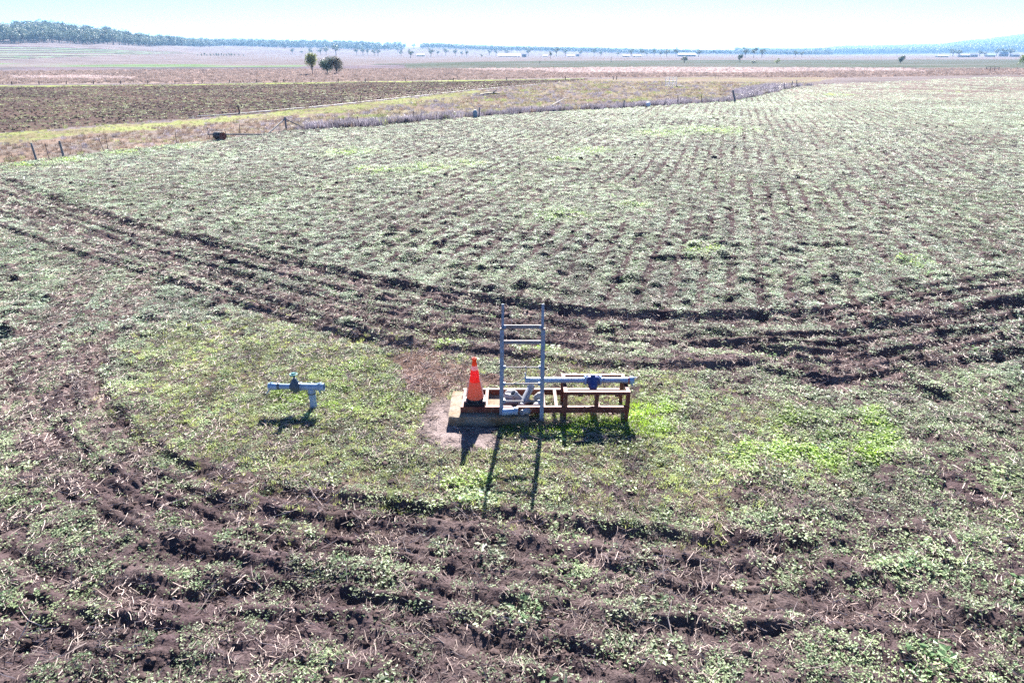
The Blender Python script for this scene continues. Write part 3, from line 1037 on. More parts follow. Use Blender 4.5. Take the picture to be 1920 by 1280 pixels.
def plant_colour(F, x, y, g):
    n = len(x)
    r = F['r']
    mint = np.array((.36, .42, .255))
    grassy = np.array((.36, .44, .185))
    lushc = np.array((.31, .46, .055))
    deep = np.array((.15, .235, .11))
    u = g.random(n)[:, None]
    cool = sstep(12, 18, r)[:, None]
    c = (mint * (1 - cool) + np.array((.34, .41, .31)) * cool) * (.75 + .5 * u)
    w = sstep(-.2, .5, fbm(x / 2.5, y / 2.5, 44, 2))[:, None] * (.55 - .3 * cool)
    c = c * (1 - w) + np.array((.31, .395, .19)) * w * (.8 + .4 * u)
    w = F['circ'][:, None] * (.85 * sstep(-.5, .4, fbm(x / .9, y / .9, 45, 2)))[:, None]
    c = c * (1 - w) + grassy * (.75 + .5 * u) * w
    w = (g.random(n) < .22)[:, None] * (r < 40)[:, None]
    c = np.where(w, deep * (.8 + .4 * u), c)
    w = ((g.random(n) < .10) & (r > 13))[:, None] * (1 - F['circ'][:, None])
    c = c * (1 - w) + np.array((.36, .31, .255)) * (.7 + .6 * u) * w
    c = c * (1 + .22 * fbm(x / 6, y / 10, 181, 3) + .12 * noise(x / 1.2, y / 1.2, 182))[:, None]
    w = (F['lush'] * (g.random(n) < np.where(r > 20, .5, .82)))[:, None]
    c = c * (1 - w) + lushc * (.75 + .5 * u) * w
    return c


def scatter_weeds():
    g = np.random.default_rng(11)
    x, y = candidates(4.6, 240, lambda r: np.where(r < 20, 400., 400. * (20 / np.maximum(r, 1)) ** 1.68), g)
    F = near_fields(x, y)
    r = F['r']
    patch = fbm(x / .8, y / .8, 46, 3)
    fine = noise(x / .22, y / .22, 47)
    fur = furrow(x, y) * (1 - F['circ'])
    upf = sstep(13, 20, r) * (1 - F['circ'])
    patch = patch * (1 - .35 * upf)
    d = .68 + .62 * patch + (.3 + .25 * upf) * fine + F['circ'] * (.14 - .15 * patch)
    d = d + (1 - F['circ']) * sstep(13, 20, r) * .2
    d = d * (1 - .88 * fur)
    d -= .26 * F['front'] * (.75 + .3 * noise(x / 2.2, y / 2.2, 48))
    d -= (.8 - .25 * sstep(12, 16, r)) * F['bare'] * np.clip(.6 + .7 * noise(x / .5, y / .5, 49), .1, 1)
    d -= .25 * F['trk'] * sstep(11, 14, r)
    d -= .9 * F['brown'] + 2 * F['mud']
    d += .9 * F['lush']
    st = inpoly(x + 12 * fbm(x / 9, y / 9, 151, 3), y + 16 * fbm(x / 12, y / 12, 152, 3) + g.normal(0, 14, len(x)), STUBBLE)
    d = np.where(st, .22 + .45 * fbm(x / 8, y / 8, 50, 2), d)
    d = np.clip(d, .02, 1)
    keep = F['crop'] & (g.random(len(x)) < d) & clear_of_gear(x, y) & (F['mud'] < .6)
    x, y = x[keep], y[keep]
    F = {k: v[keep] for k, v in F.items()}
    r = F['r']
    n = len(x)
    z = land(x, y) + F['dz'] - .004
    s = g.uniform(.65, 1.3, n) * np.where(g.random(n) < .03, 1.8, 1) * np.where(r < 20, .92, .92 * (np.maximum(r, 20) / 20) ** .42)
    s *= (1 - .18 * F['circ']) * (1 + .45 * F['lush'])
    protos = [proto('k', *leaf_clump(i), M_LEAF) for i in range(6)]
    protos += [proto('k', *leaf_clump(20 + i, n=9, R=.05, hmax=.03, L=.026), M_LEAF) for i in range(3)]
    protos += [proto('k', *leaf_clump(30 + i, n=20, R=.11, hmax=.085, L=.043, W=.6, tilt=.5), M_LEAF) for i in range(3)]
    idx = g.integers(0, 9, n)
    big = (g.random(n) < .12 + .6 * F['lush'])
    idx = np.where(big, g.integers(9, 12, n), idx)
    tint = plant_colour(F, x, y, g)
    scatter('weed_seedlings', protos, np.stack([x, y, z], -1), g.uniform(0, 6.28, n), s, idx, tint,
            'low pale green weed seedlings carpeting the dark soil', 'weeds', zs=g.uniform(.55, 1.1, n))
    return n


def scatter_grass():
    g = np.random.default_rng(12)
    x, y = candidates(6, 24, lambda r: 130. + 0 * r, g)
    F = near_fields(x, y)
    d = F['circ'] * (.4 + .35 * fbm(x / .7, y / .7, 52, 2)) + .35 * F['lush'] * (y < 14)
    hug = np.exp(-((np.maximum(np.abs(x - 1.2) - .95, 0)) ** 2 + (np.maximum(np.abs(y - 10.45) - .12, 0)) ** 2) / .04)
    hug = np.maximum(hug, np.exp(-((np.maximum(np.abs(x - 2.3) - .15, 0)) ** 2 + (np.maximum(np.abs(y - 10.7) - .4, 0)) ** 2) / .05))
    d = np.clip(d, 0, 1) * (1 - F['brown']) + .8 * hug
    keep = (g.random(len(x)) < d) & clear_of_gear(x, y) & (F['mud'] < .6) & F['crop']
    x, y, hug = x[keep], y[keep], hug[keep]
    F = {k: v[keep] for k, v in F.items()}
    n = len(x)
    z = land(x, y) + F['dz'] - .004
    u = g.random(n)[:, None]
    w = np.clip(F['lush'] + hug, 0, 1)[:, None]
    tint = np.array((.37, .42, .15)) * (.7 + .6 * u) * (1 - w) + np.array((.29, .43, .05)) * (.75 + .5 * u) * w
    protos = [proto('k', *tuft(i, n=14, R=.05, h=.075, w=.0035, lean=.9), M_BLADE) for i in range(4)]
    scatter('short_grass', protos, np.stack([x, y, z], -1), g.uniform(0, 6.28, n), g.uniform(.6, 1.2, n) * (1 + .5 * hug), g.integers(0, 4, n), tint,
            'short yellow green grass growing round the steel skid and hydrant', 'grass')
    return n


def scatter_straw():
    g = np.random.default_rng(13)
    x, y = candidates(4.6, 70, lambda r: np.where(r < 14, 170., 170. * (14 / np.maximum(r, 1)) ** 1.5), g)
    F = near_fields(x, y)
    d = .22 + .45 * fbm(x / .7, y / .7, 54, 3) + .3 * F['bare'] * (F['r'] > 11) + .12 * F['bare'] + .2 * F['circ'] + .45 * F['brown'] - .04 * F['front']
    d = np.clip(d, .05, 1) * (1 - .6 * furrow(x, y))
    keep = F['crop'] & (g.random(len(x)) < d * (1 - .5 * F['mud'])) & clear_of_gear(x, y)
    x, y = x[keep], y[keep]
    F = {k: v[keep] for k, v in F.items()}
    n = len(x)
    z = land(x, y) + F['dz'] + .002
    u = g.random(n)[:, None]
    tint = np.array((.42, .33, .29)) * (.5 + .75 * u)
    protos = [proto('k', *straw_bits(i), M_STRAW) for i in range(5)]
    protos += [proto('k', *straw_bits(40 + i, n=3, L=.17, R=.1, up=.35, w=.004), M_STRAW) for i in range(3)]
    s = g.uniform(.6, 1.2, n) * np.where(F['r'] < 14, 1, (np.maximum(F['r'], 14) / 14) ** .5)
    scatter('straw_litter', protos, np.stack([x, y, z], -1), g.uniform(0, 6.28, n), s, g.integers(0, 8, n), tint,
            'short bits of pale dry straw littering the soil', 'straw')
    # longer broken crop stalks
    x, y = candidates(4.6, 20, lambda r: 22. * np.ones_like(r), g)
    F = near_fields(x, y)
    d = np.clip(.10 + .45 * fbm(x / 1.2, y / 1.2, 55, 2) + .08 * F['front'] + .2 * F['bare'] - .15 * F['circ'] + .3 * F['brown'], .03, 1)
    keep = F['crop'] & (g.random(len(x)) < d) & clear_of_gear(x, y) & (np.abs(x) < 14)
    x, y = x[keep], y[keep]
    F = {k: v[keep] for k, v in F.items()}
    m = len(x)
    z = land(x, y) + F['dz'] + .012
    tint = np.array((.52, .42, .38)) * (.55 + .6 * g.random(m)[:, None])
    protos = [proto('k', *stalk(i), M_STRAW) for i in range(10)]
    pitch = np.where(g.random(m) < .16, -g.uniform(.5, 1.4, m), g.normal(-.05, .12, m))
    scatter('broken_crop_stalks', protos, np.stack([x, y, z], -1), g.uniform(0, 6.28, m), g.uniform(.35, 1.15, m) ** 1.2, g.integers(0, 10, m), tint,
            'bleached broken crop stalks lying and sticking up in the foreground', 'stalks', pitch=pitch)
    return n, m


def scatter_clods():
    g = np.random.default_rng(14)
    x, y = candidates(4.6, 80, lambda r: np.where(r < 12, 170., 170. * (12 / np.maximum(r, 1)) ** 1.5), g)
    F = near_fields(x, y)
    ridge = np.clip(F['dz'] / .15, 0, 1)
    d = np.clip(.08 + .3 * ridge * (F['r'] < 11) + .22 * F['front'] + .3 * F['bare'] * (F['r'] < 20) + .5 * np.maximum(noise(x / 1.6, y / 1.6, 56) - .1, 0), 0, 1) * (1 - .85 * F['circ'])
    keep = F['crop'] & (g.random(len(x)) < d) & clear_of_gear(x, y) & (F['mud'] < .6)
    x, y = x[keep], y[keep]
    F = {k: v[keep] for k, v in F.items()}
    n = len(x)
    z = land(x, y) + F['dz']
    s = .008 + .024 * g.random(n) ** 2 + .045 * g.random(n) ** 12
    s = s * np.where(F['r'] < 14, 1, (F['r'] / 14) ** .6) * (1 + .5 * np.clip(F['dz'] / .15, 0, 1) * (F['r'] > 14))
    tint = np.array((.066, .048, .046)) * (.7 + .6 * g.random(n)[:, None])
    protos = [proto('k', *clod(i), M_CLOD) for i in range(6)]
    scatter('soil_clods', protos, np.stack([x, y, z], -1), g.uniform(0, 6.28, n), s, g.integers(0, 6, n), tint,
            'dark crumbly soil clods thrown up along the wheel ruts', 'clods')
    return n


def scatter_pasture():
    """long dry grass and dead weeds of the paddock, verge and fence line; low weeds on the ploughed field"""
    g = np.random.default_rng(15)
    x, y = candidates(30, 170, lambda r: np.where(r < 60, 7., 7. * (60 / np.maximum(r, 1)) ** 1.3), g)
    F = near_fields(x, y)
    fd = polydist(x, y, FENCE) + .5 * noise(x / 3, y / 3, 61)
    out = ~F['crop']
    pad = inpoly(x, y, PADDOCK)
    ver = inpoly(x, y, VERGE)
    plo = inpoly(x, y, PLOUGH)
    px = x / np.maximum(y, 1) * 1389 + 960
    hedge = (fd < 2.2 + 4.5 * (px > 1385)) & (px > 560) & out
    keep = out & ~plo & (y > 15) & (g.random(len(x)) < np.where(hedge, 1.0, np.where(ver, .35, np.where(pad, .5 + .6 * fbm(x / 6, y / 6, 62, 2), .55))))
    x, y, hedge, pad, ver = x[keep], y[keep], hedge[keep], pad[keep], ver[keep]
    n = len(x)
    r = np.hypot(x, y)
    z = ground_z(x, y)
    u = g.random(n)[:, None]
    k = fbm(x / 5, y / 5, 63, 3)
    grey, straw, green, red = np.array((.20, .18, .215)), np.array((.25, .21, .14)), np.array((.22, .25, .10)), np.array((.20, .145, .115))
    tint = np.where((k > .42)[:, None], green, np.where((k > .02)[:, None], straw, np.where((k > -.35)[:, None], grey, red)))
    tint = np.where((hedge & (g.random(n) < .9))[:, None], grey, tint)
    tint = np.where((~pad & ~ver & ~hedge & (g.random(n) < .6))[:, None], red, tint)
    tint = np.where((ver & (g.random(n) < .6))[:, None], green, tint) * (.7 + .6 * u)
    protos = [proto('k', *tuft(70 + i, n=34, R=.32, h=.6, w=.012, lean=.7), M_BLADE) for i in range(4)]
    s = g.uniform(.5, 1.0, n) * np.where(hedge, 1.45, np.where(ver, .38, np.where(pad, .85, .62)))
    scatter('dry_pasture_grass', protos, np.stack([x, y, z - .02], -1), g.uniform(0, 6.28, n), s, g.integers(0, 4, n), tint,
            'long dry grass and dead grey weeds beyond the fence', 'grass')
    # weeds in the ploughed field behind
    x, y = candidates(45, 300, lambda r: np.where(r < 60, 5., 5. * (60 / np.maximum(r, 1)) ** 1.5), g)
    row = np.abs(((y + .16 * x) / 2.6) % 1 - .5)
    keep = inpoly(x, y, PLOUGH) & (g.random(len(x)) < np.clip(.25 + .5 * fbm(x / 9, y / 5, 64, 2) + .5 * (row < .14), 0.03, 1))
    x, y = x[keep], y[keep]
    m = len(x)
    tint = np.array((.22, .25, .13)) * (.6 + .7 * g.random(m)[:, None])
    protos = [proto('k', *leaf_clump(80 + i, n=16, R=.26, hmax=.14, L=.15), M_LEAF) for i in range(3)]
    scatter('ploughed_field_weeds', protos, np.stack([x, y, ground_z(x, y)], -1), g.uniform(0, 6.28, m), g.uniform(.4, 1, m), g.integers(0, 3, m), tint,
            'thin green weeds in rows across the dark ploughed field', 'weeds')
    # dark clods of the ploughed field
    x, y = candidates(45, 260, lambda r: np.where(r < 60, 5., 5. * (60 / np.maximum(r, 1)) ** 1.5), g)
    keep = inpoly(x, y, PLOUGH) & (g.random(len(x)) < .6)
    x, y = x[keep], y[keep]
    c = len(x)
    tint = np.array((.075, .055, .050)) * (.7 + .6 * g.random(c)[:, None])
    protos = [proto('k', *clod(20 + i), M_CLOD, True) for i in range(4)]
    scatter('ploughed_clods', protos, np.stack([x, y, ground_z(x, y)], -1), g.uniform(0, 6.28, c), g.uniform(.05, .15, c), g.integers(0, 4, c), tint,
            'dark clods covering the ploughed field behind the fence', 'clods')
    # tall pink straw of the far paddocks
    x, y = candidates(160, 420, lambda r: .55 * (160 / r) ** 1.2, g)
    keep = inpoly(x, y, PINK)
    x, y = x[keep], y[keep]
    q = len(x)
    pal = inpoly(x, y, PALE) | inpoly(x, y, PALE2) | inpoly(x, y, PALE3)
    tint = np.where(pal[:, None], np.array((.40, .325, .31)), np.array((.24, .185, .165))) * (.75 + .5 * g.random(q)[:, None])
    protos = [proto('k', *tuft(90 + i, n=30, R=.6, h=.8, w=.035, lean=.4), M_BLADE) for i in range(3)]
    scatter('pink_straw_grass', protos, np.stack([x, y, ground_z(x, y) - .02], -1), g.uniform(0, 6.28, q), g.uniform(.5, 1, q), g.integers(0, 3, q), tint,
            'pinkish dry grass of the far paddock', 'grass')
    return n, m, c, q


def scatter_dead_grass():
    g = np.random.default_rng(16)
    n = 260
    x = np.concatenate([g.uniform(.12, 1.0, 170), g.uniform(.95, 2.0, 60), g.uniform(-.3, .9, n - 230)])
    y = np.concatenate([g.normal(10.47, .06, 170), g.uniform(10.7, 11.2, 60), g.uniform(11.32, 11.5, n - 230)])
    k = clear_of_gear(x, y)
    x, y = x[k], y[k]
    n = len(x)
    tint = np.array((.30, .225, .18)) * (.5 + .8 * g.random(n)[:, None])
    protos = [proto('k', *tuft(60 + i, n=9, R=.05, h=.2, w=.003, lean=1.3), M_STRAW) for i in range(4)]
    scatter('dead_grass', protos, np.stack([x, y, ground_z(x, y)], -1), g.uniform(0, 6.28, n), g.uniform(.5, 1.1, n), g.integers(0, 4, n), tint,
            'dead brown grass at the ladder foot and inside the skid', 'grass')
    return n


print('dead grass', scatter_dead_grass())
print('weeds', scatter_weeds())
print('grass', scatter_grass())
print('straw', scatter_straw())
print('clods', scatter_clods())
print('pasture', scatter_pasture())

# ------------------------------------------------------------------ the bore: slab, skid, meter pipe, ladder, cone, fittings
def build_slab():
    import bmesh
    x0, x1, y0, y1, z1 = -1.11, .30, 10.43, 11.42, .18
    nx, ny = 30, 22
    g = np.random.default_rng(21)
    V, F = [], []
    X = np.linspace(x0, x1, nx)
    Y = np.linspace(y0, y1, ny)
    gx, gy = np.meshgrid(X, Y)
    edge = np.minimum.reduce([gx - x0, x1 - gx, gy - y0, y1 - gy])
    zz = z1 + .008 * noise(gx * 6, gy * 6, 71) - .018 * np.clip(1 - edge / .05, 0, 1) * (.6 + .6 * noise(gx * 9, gy * 9, 72)) ** 2
    gx2 = gx + .012 * noise(gx * 5, gy * 5, 73) * (edge < .02)
    gy2 = gy + .014 * noise(gx * 7, gy * 7, 74) * (edge < .02)
    V = [(a, b, c) for a, b, c in zip(gx2.ravel(), gy2.ravel(), zz.ravel())]
    F = [(j * nx + i, j * nx + i + 1, (j + 1) * nx + i + 1, (j + 1) * nx + i) for j in range(ny - 1) for i in range(nx - 1)]
    loop = [i for i in range(nx)] + [j * nx + nx - 1 for j in range(1, ny)] + [(ny - 1) * nx + i for i in range(nx - 2, -1, -1)] + [j * nx for j in range(ny - 2, 0, -1)]
    rows = [loop]
    for k, zc in enumerate((.11, .04, -.06)):
        o = len(V)
        for q in loop:
            a, b, c = V[q]
            V.append((a + .012 * float(noise(np.array([a * 9 + b]), np.array([zc * 30 + b * 7]), 75)[0]), b + .012 * float(noise(np.array([a * 8]), np.array([zc * 25 + b]), 76)[0]), zc))
        rows.append(list(range(o, o + len(loop))))
    n = len(loop)
    for r0, r1 in zip(rows[:-1], rows[1:]):
        F += [(r0[i], r1[i], r1[(i + 1) % n], r0[(i + 1) % n]) for i in range(n)]
    F.append(tuple(reversed(rows[-1])))
    mb = MB()
    mb.add(V, F, False)
    ob = mb.build('concrete_slab', M_CONC)
    tag(ob, 'brown stained concrete slab under the cone end of the rusty red skid', 'slab')


build_slab()

YF, YR = 10.60, 11.28           # front and rear rails of the skid
ZB, ZT = .181, .295             # rail bottom and top
XL, XR = -.905, 2.06
XS = .90                        # left end of the raised stand
ZS = .59                        # top of the stand


def build_skid():
    t = thing('steel_skid', 'rusty red steel skid with a raised box stand at one end', 'steel frame', (.55, 10.94, 0))
    for y in (YF, YR):
        MB().box(((XL + XR) / 2, y, (ZB + ZT) / 2), (XR - XL, .06, ZT - ZB)).build('rail', M_OXIDE, t)
    ym, yl = (YF + YR) / 2, YR - YF - .064
    for x in (-.86, -.455, .56, .78, 1.52):
        MB().box((x, ym, ZT - .033), (.055, yl, .06)).build('cross_member', M_OXIDE, t)
    for x in (XS + .035, 1.48, XR - .035):
        for y in (YF, YR):
            MB().box((x, y, (ZT + ZS - .06) / 2 + .001), (.07, .056, ZS - .06 - ZT - .002)).build('post', M_OXIDE, t)
    for y in (YF, YR):
        MB().box(((XS + XR) / 2, y, ZS - .03), (XR - XS, .066, .06)).build('top_rail', M_OXIDE, t)
    for x in (XS + .035, XR - .035):
        MB().box((x, ym, ZS - .032), (.066, yl - .006, .056)).build('top_cross_member', M_OXIDE, t)
    for x in (1.19, 1.83):
        MB().box((x, YF - .045, ZS - .052), (.085, .024, .05)).build('pipe_saddle_tab', M_OXIDE, t)
    for x in (1.15, 1.85):
        MB().box((x, YR + .045, ZS - .022), (.085, .024, .05)).build('pipe_saddle_tab', M_OXIDE, t)
    for x in (.93, 2.02):       # feet that carry the far end of the skid off the ground
        for y in (YF, YR):
            MB().box((x, y, ZB / 2 - .03), (.06, .05, ZB + .058)).build('foot', M_OXIDE, t)


build_skid()


def ring(mb, c, axis, r, w, n=18):
    a = Vector(axis).normalized() * (w / 2)
    c = Vector(c)
    e = r * .12
    mb.tube([c - a, c - a * .6, c + a * .6, c + a], [r - e, r, r, r - e], n)


def build_meter():
    z, y = ZS + .052, 10.93
    t = thing('flow_meter_pipe', 'galvanised pipe with navy blue flow meter lying on the red stand', 'pipe', (1.43, y, ZS))
    X = lambda px: (px - 960) * 12.15 / 1280
    ax = (1, 0, 0)
    MB().tube([(X(990), y, z), (X(1096), y, z)], .048, 18).build('pipe', M_GALV, t)
    MB().tube([(X(1127), y, z), (X(1181), y, z)], .048, 18).build('pipe', M_GALV, t)
    c = MB()
    c.tube([(X(984.5), y, z), (X(993), y, z)], .057, 18, hollow=.78)
    col = c.build('coupling', M_GALV, t)
    h = MB()
    h.tube([(X(986), y, z + .05), (X(985), y - .01, z + .09), (X(984.2), y - .01, z + .15)], [.012, .009, .007], 8)
    h.build('latch', M_GALV, col)
    m = MB()
    m.tube([(X(1099), y, z), (X(1103), y, z), (X(1111.5), y, z), (X(1120), y, z), (X(1124), y, z)], [.062, .078, .092, .078, .062], 20)
    body = m.build('meter_body', M_NAVY, t)
    b = MB()
    b.tube([(X(1111.5), y - .03, z - .03), (X(1111.5), y - .085, z - .075), (X(1111.5), y - .13, z - .115), (X(1111.5), y - .15, z - .13)], [.085, .085, .062, .045], 18)
    b.build('meter_dial_housing', M_NAVY, body)
    k = MB()
    k.tube([(X(1111.5), y + .01, z + .06), (X(1111.5), y + .02, z + .098)], [.05, .045], 14)
    k.build('inspection_cap', M_NAVY, body)
    for p in (1097.5, 1125.5):
        f = MB()
        ring(f, (X(p), y, z), ax, .088, .03)
        fl = f.build('flange', M_GALV, t)
        for i in range(6):
            a = i * math.pi / 3 + .3
            MB().tube([(X(p) - .024, y + .073 * math.cos(a), z + .073 * math.sin(a)), (X(p) + .024, y + .073 * math.cos(a), z + .073 * math.sin(a))], .009, 6, smooth=False).build('bolt', M_GALV, fl)
    f = MB()
    ring(f, (X(1132), y, z), ax, .057, .035)
    f.build('pipe_collar', M_GALV, t)
    f = MB()
    ring(f, (X(1178.5), y, z), ax, .062, .02)
    f.build('rubber_ring', M_REDRING, t)
    c = MB()
    c.tube([(X(1179.5), y, z), (X(1181), y, z), (X(1186), y, z), (X(1188.5), y, z)], [.055, .07, .072, .06], 18, hollow=.72)
    col = c.build('coupling', M_GALV, t)
    h = MB()
    h.tube([(X(1184), y - .03, z + .055), (X(1188), y - .05, z + .075), (X(1193), y - .06, z + .08)], [.011, .009, .006], 8)
    h.build('latch', M_GALV, col)
    MB().tube([(X(1184), y - .05, z - .05), (X(1186), y - .06, z - .09)], [.012, .009], 8).build('latch', M_GALV, col)


build_meter()


def build_ladder():
    B = Vector((.165, 10.47, -.05))
    t = thing('ladder', 'tall grey steel ladder standing in front of the skid', 'ladder', B)
    top = Vector((.185, 10.88, 2.09))
    ax = (top - B).normalized()
    up0 = Vector((0, 0, 1))
    yv = ax.cross(Vector((1, 0, 0))).normalized()
    M = Matrix((Vector((1, 0, 0)), yv, ax)).transposed()
    Lt = (top - B).length
    hw = .352
    for s in (-1, 1):
        MB().box(B + ax * (Lt * .40) + Vector((s * hw, 0, 0)), (.068, .03, Lt * .80), M).build('rail', M_LADDER, t)
        r2 = MB().box(B + ax * (Lt * .67) + Vector((s * (hw - .012), 0, 0)) - yv * -.034, (.045, .028, Lt * .66), M).build('upper_rail', M_LADDER, t)
        MB().box(B + ax * (Lt * .805) + Vector((s * (hw - .006), 0, 0)) + yv * .016, (.082, .075, .03), M).build('bracket', M_RUNG, t)

    def zof(py):
        # height along the ladder whose row in the photograph is py
        lo, hi = 0.0, Lt
        for _ in range(40):
            mid = (lo + hi) / 2
            p = B + ax * mid
            d = p - Vector((0, 0, H))
            f = d.y * _cp - d.z * _sp
            u = d.y * _sp + d.z * _cp
            row = 640 - 1280 * u / f
            if row > py:
                lo = mid
            else:
                hi = mid
        return lo
    for py, r, flat in ((613, .024, True), (642, .021, True), (688.5, .0135, False), (719.5, .0145, False), (752, .0145, False)):
        c = B + ax * zof(py) + (yv * .03 if flat else Vector((0, 0, 0)))
        mb = MB()
        if flat:
            mb.box(c, (2 * hw - .06, .035, .06), M)
            mb.box(c + yv * .0 - ax * .0 + Vector((0, 0, .0)), (2 * hw - .2, .045, .03), M)
        else:
            mb.tube([c - Vector((hw - .03, 0, 0)), c + Vector((hw - .03, 0, 0))], r, 10)
        rg = mb.build('rung', M_RUNG, t)
        if not flat or py == 613:
            for s in (-1, 1):
                MB().box(c + Vector((s * (hw - .05), 0, 0)), (.035, .055, .055), M).build('rung_socket', M_LADDER, rg)
    c3 = B + ax * zof(688.5)
    c4 = B + ax * zof(719.5)
    p0 = c3 + Vector((.06, -.012, .016))
    p1 = c4 + Vector((-.16, -.014, .014))
    pts = []
    for i in range(13):
        q = i / 12
        p = p0.lerp(p1, q)
        p.x += .085 * math.sin(math.pi * q) * 1.1
        p.z -= .04 * math.sin(math.pi * q)
        p.y -= .012
        pts.append(p)
    pts = [p0 + Vector((0, .03, .0)), p0 + Vector((0, .01, .016))] + pts
    cord = MB().tube(pts, .0075, 8).build('cord', M_CORD, None, tuple(p1))
    tag(cord, 'pale cord looped between two lower ladder rungs', 'cord')


build_ladder()


def build_cone():
    c = Vector((-.655, 10.80, ZT + .002))
    t = thing('traffic_cone', 'faded orange traffic cone on black rubber base', 'traffic cone', c)
    t.scale = (1, 1, .94)
    b = MB()
    # eight-sided rubber foot with notched corners
    o = .195
    k = .055
    P = [(-o + k, -o), (o - k, -o), (o, -o + k), (o, o - k), (o - k, o), (-o + k, o), (-o, o - k), (-o, -o + k)]
    V = [c + Vector((x, y, 0)) for x, y in P] + [c + Vector((x, y, .035)) for x, y in P] + [c + Vector((x * .9, y * .9, .05)) for x, y in P]
    F = [tuple(reversed(range(8)))] + [(i, (i + 1) % 8, 8 + (i + 1) % 8, 8 + i) for i in range(8)] + [(8 + i, 8 + (i + 1) % 8, 16 + (i + 1) % 8, 16 + i) for i in range(8)] + [tuple(range(16, 24))]
    b.add(V, F)
    base = b.build('rubber_base', M_RUBBER, t)
    for sx in (-1, 1):
        MB().box(c + Vector((sx * .165, -.06, .064)), (.05, .16, .03)).build('base_lug', M_WHITEBAND, base)
    MB().lathe([(.162, .045), (.160, .075), (.153, .085)], c, n=28).build('rubber_skirt', M_RUBBER, t)
    MB().lathe([(.150, .08), (.146, .11), (.098, .42), (.094, .425)], c, n=28, caps=False).build('lower_body', M_ORANGE, t)
    MB().lathe([(.0965, .422), (.066, .655), (.063, .66)], c, n=28, caps=False).build('red_band', M_REDBAND, t)
    MB().lathe([(.0645, .657), (.052, .74), (.05, .742)], c, n=28, caps=False).build('worn_white_band', M_WHITEBAND, t)
    MB().lathe([(.049, .738), (.041, .80), (.036, .82), (.036, .85), (.046, .862), (.047, .885), (.036, .895), (.024, .893), (.022, .86)], c, n=24, caps=False).build('tip', M_CONETIP, t)
    for sx, w in ((-1, .02), (1, .03)):
        s = MB()
        pts = [c + Vector((sx * r * .995, -.02, z)) for r, z in ((.149, .1), (.125, .26), (.098, .43), (.08, .55))]
        s.tube(pts, [.012, .016, .014, .006], 8)
        s.build('worn_reflective_edge', M_WHITEBAND, t)


build_cone()


def elbow_path(p, d0, d1, l0, l1, bend=.1, n=5):
    p, d0, d1 = Vector(p), Vector(d0).normalized(), Vector(d1).normalized()
    a, b = p - d0 * bend, p + d1 * bend
    out = [p - d0 * l0]
    for i in range(n + 1):
        t = i / n
        out.append(a * (1 - t) ** 2 + p * 2 * t * (1 - t) + b * t * t)
    out.append(p + d1 * l1)
    return out


def fitting(label, path, r, mtl, rings=(0, -1), parts=()):
    c = sum((Vector(p) for p in path), Vector()) / len(path)
    lo = min(Vector(p).z for p in path) - r
    t = thing('pipe_fitting', label, 'pipe fitting', (c.x, c.y, lo), 'grey pipe fittings piled inside the skid')
    MB().tube(path, r, 16, hollow=.8).build('body', mtl, t)
    for e in rings:
        a = Vector(path[e])
        q = Vector(path[1 if e == 0 else -2])
        d = (q - a).normalized()
        m = MB()
        m.tube([a + d * .004, a + d * .014, a + d * .06, a + d * .07], [r * 1.04, r * 1.17, r * 1.17, r * 1.02], 16, caps=False)
        m.build('socket', mtl, t)
    for nm, pth, rr, mt in parts:
        MB().tube(pth, rr, 14, hollow=.78).build(nm, mt, t)
    return t


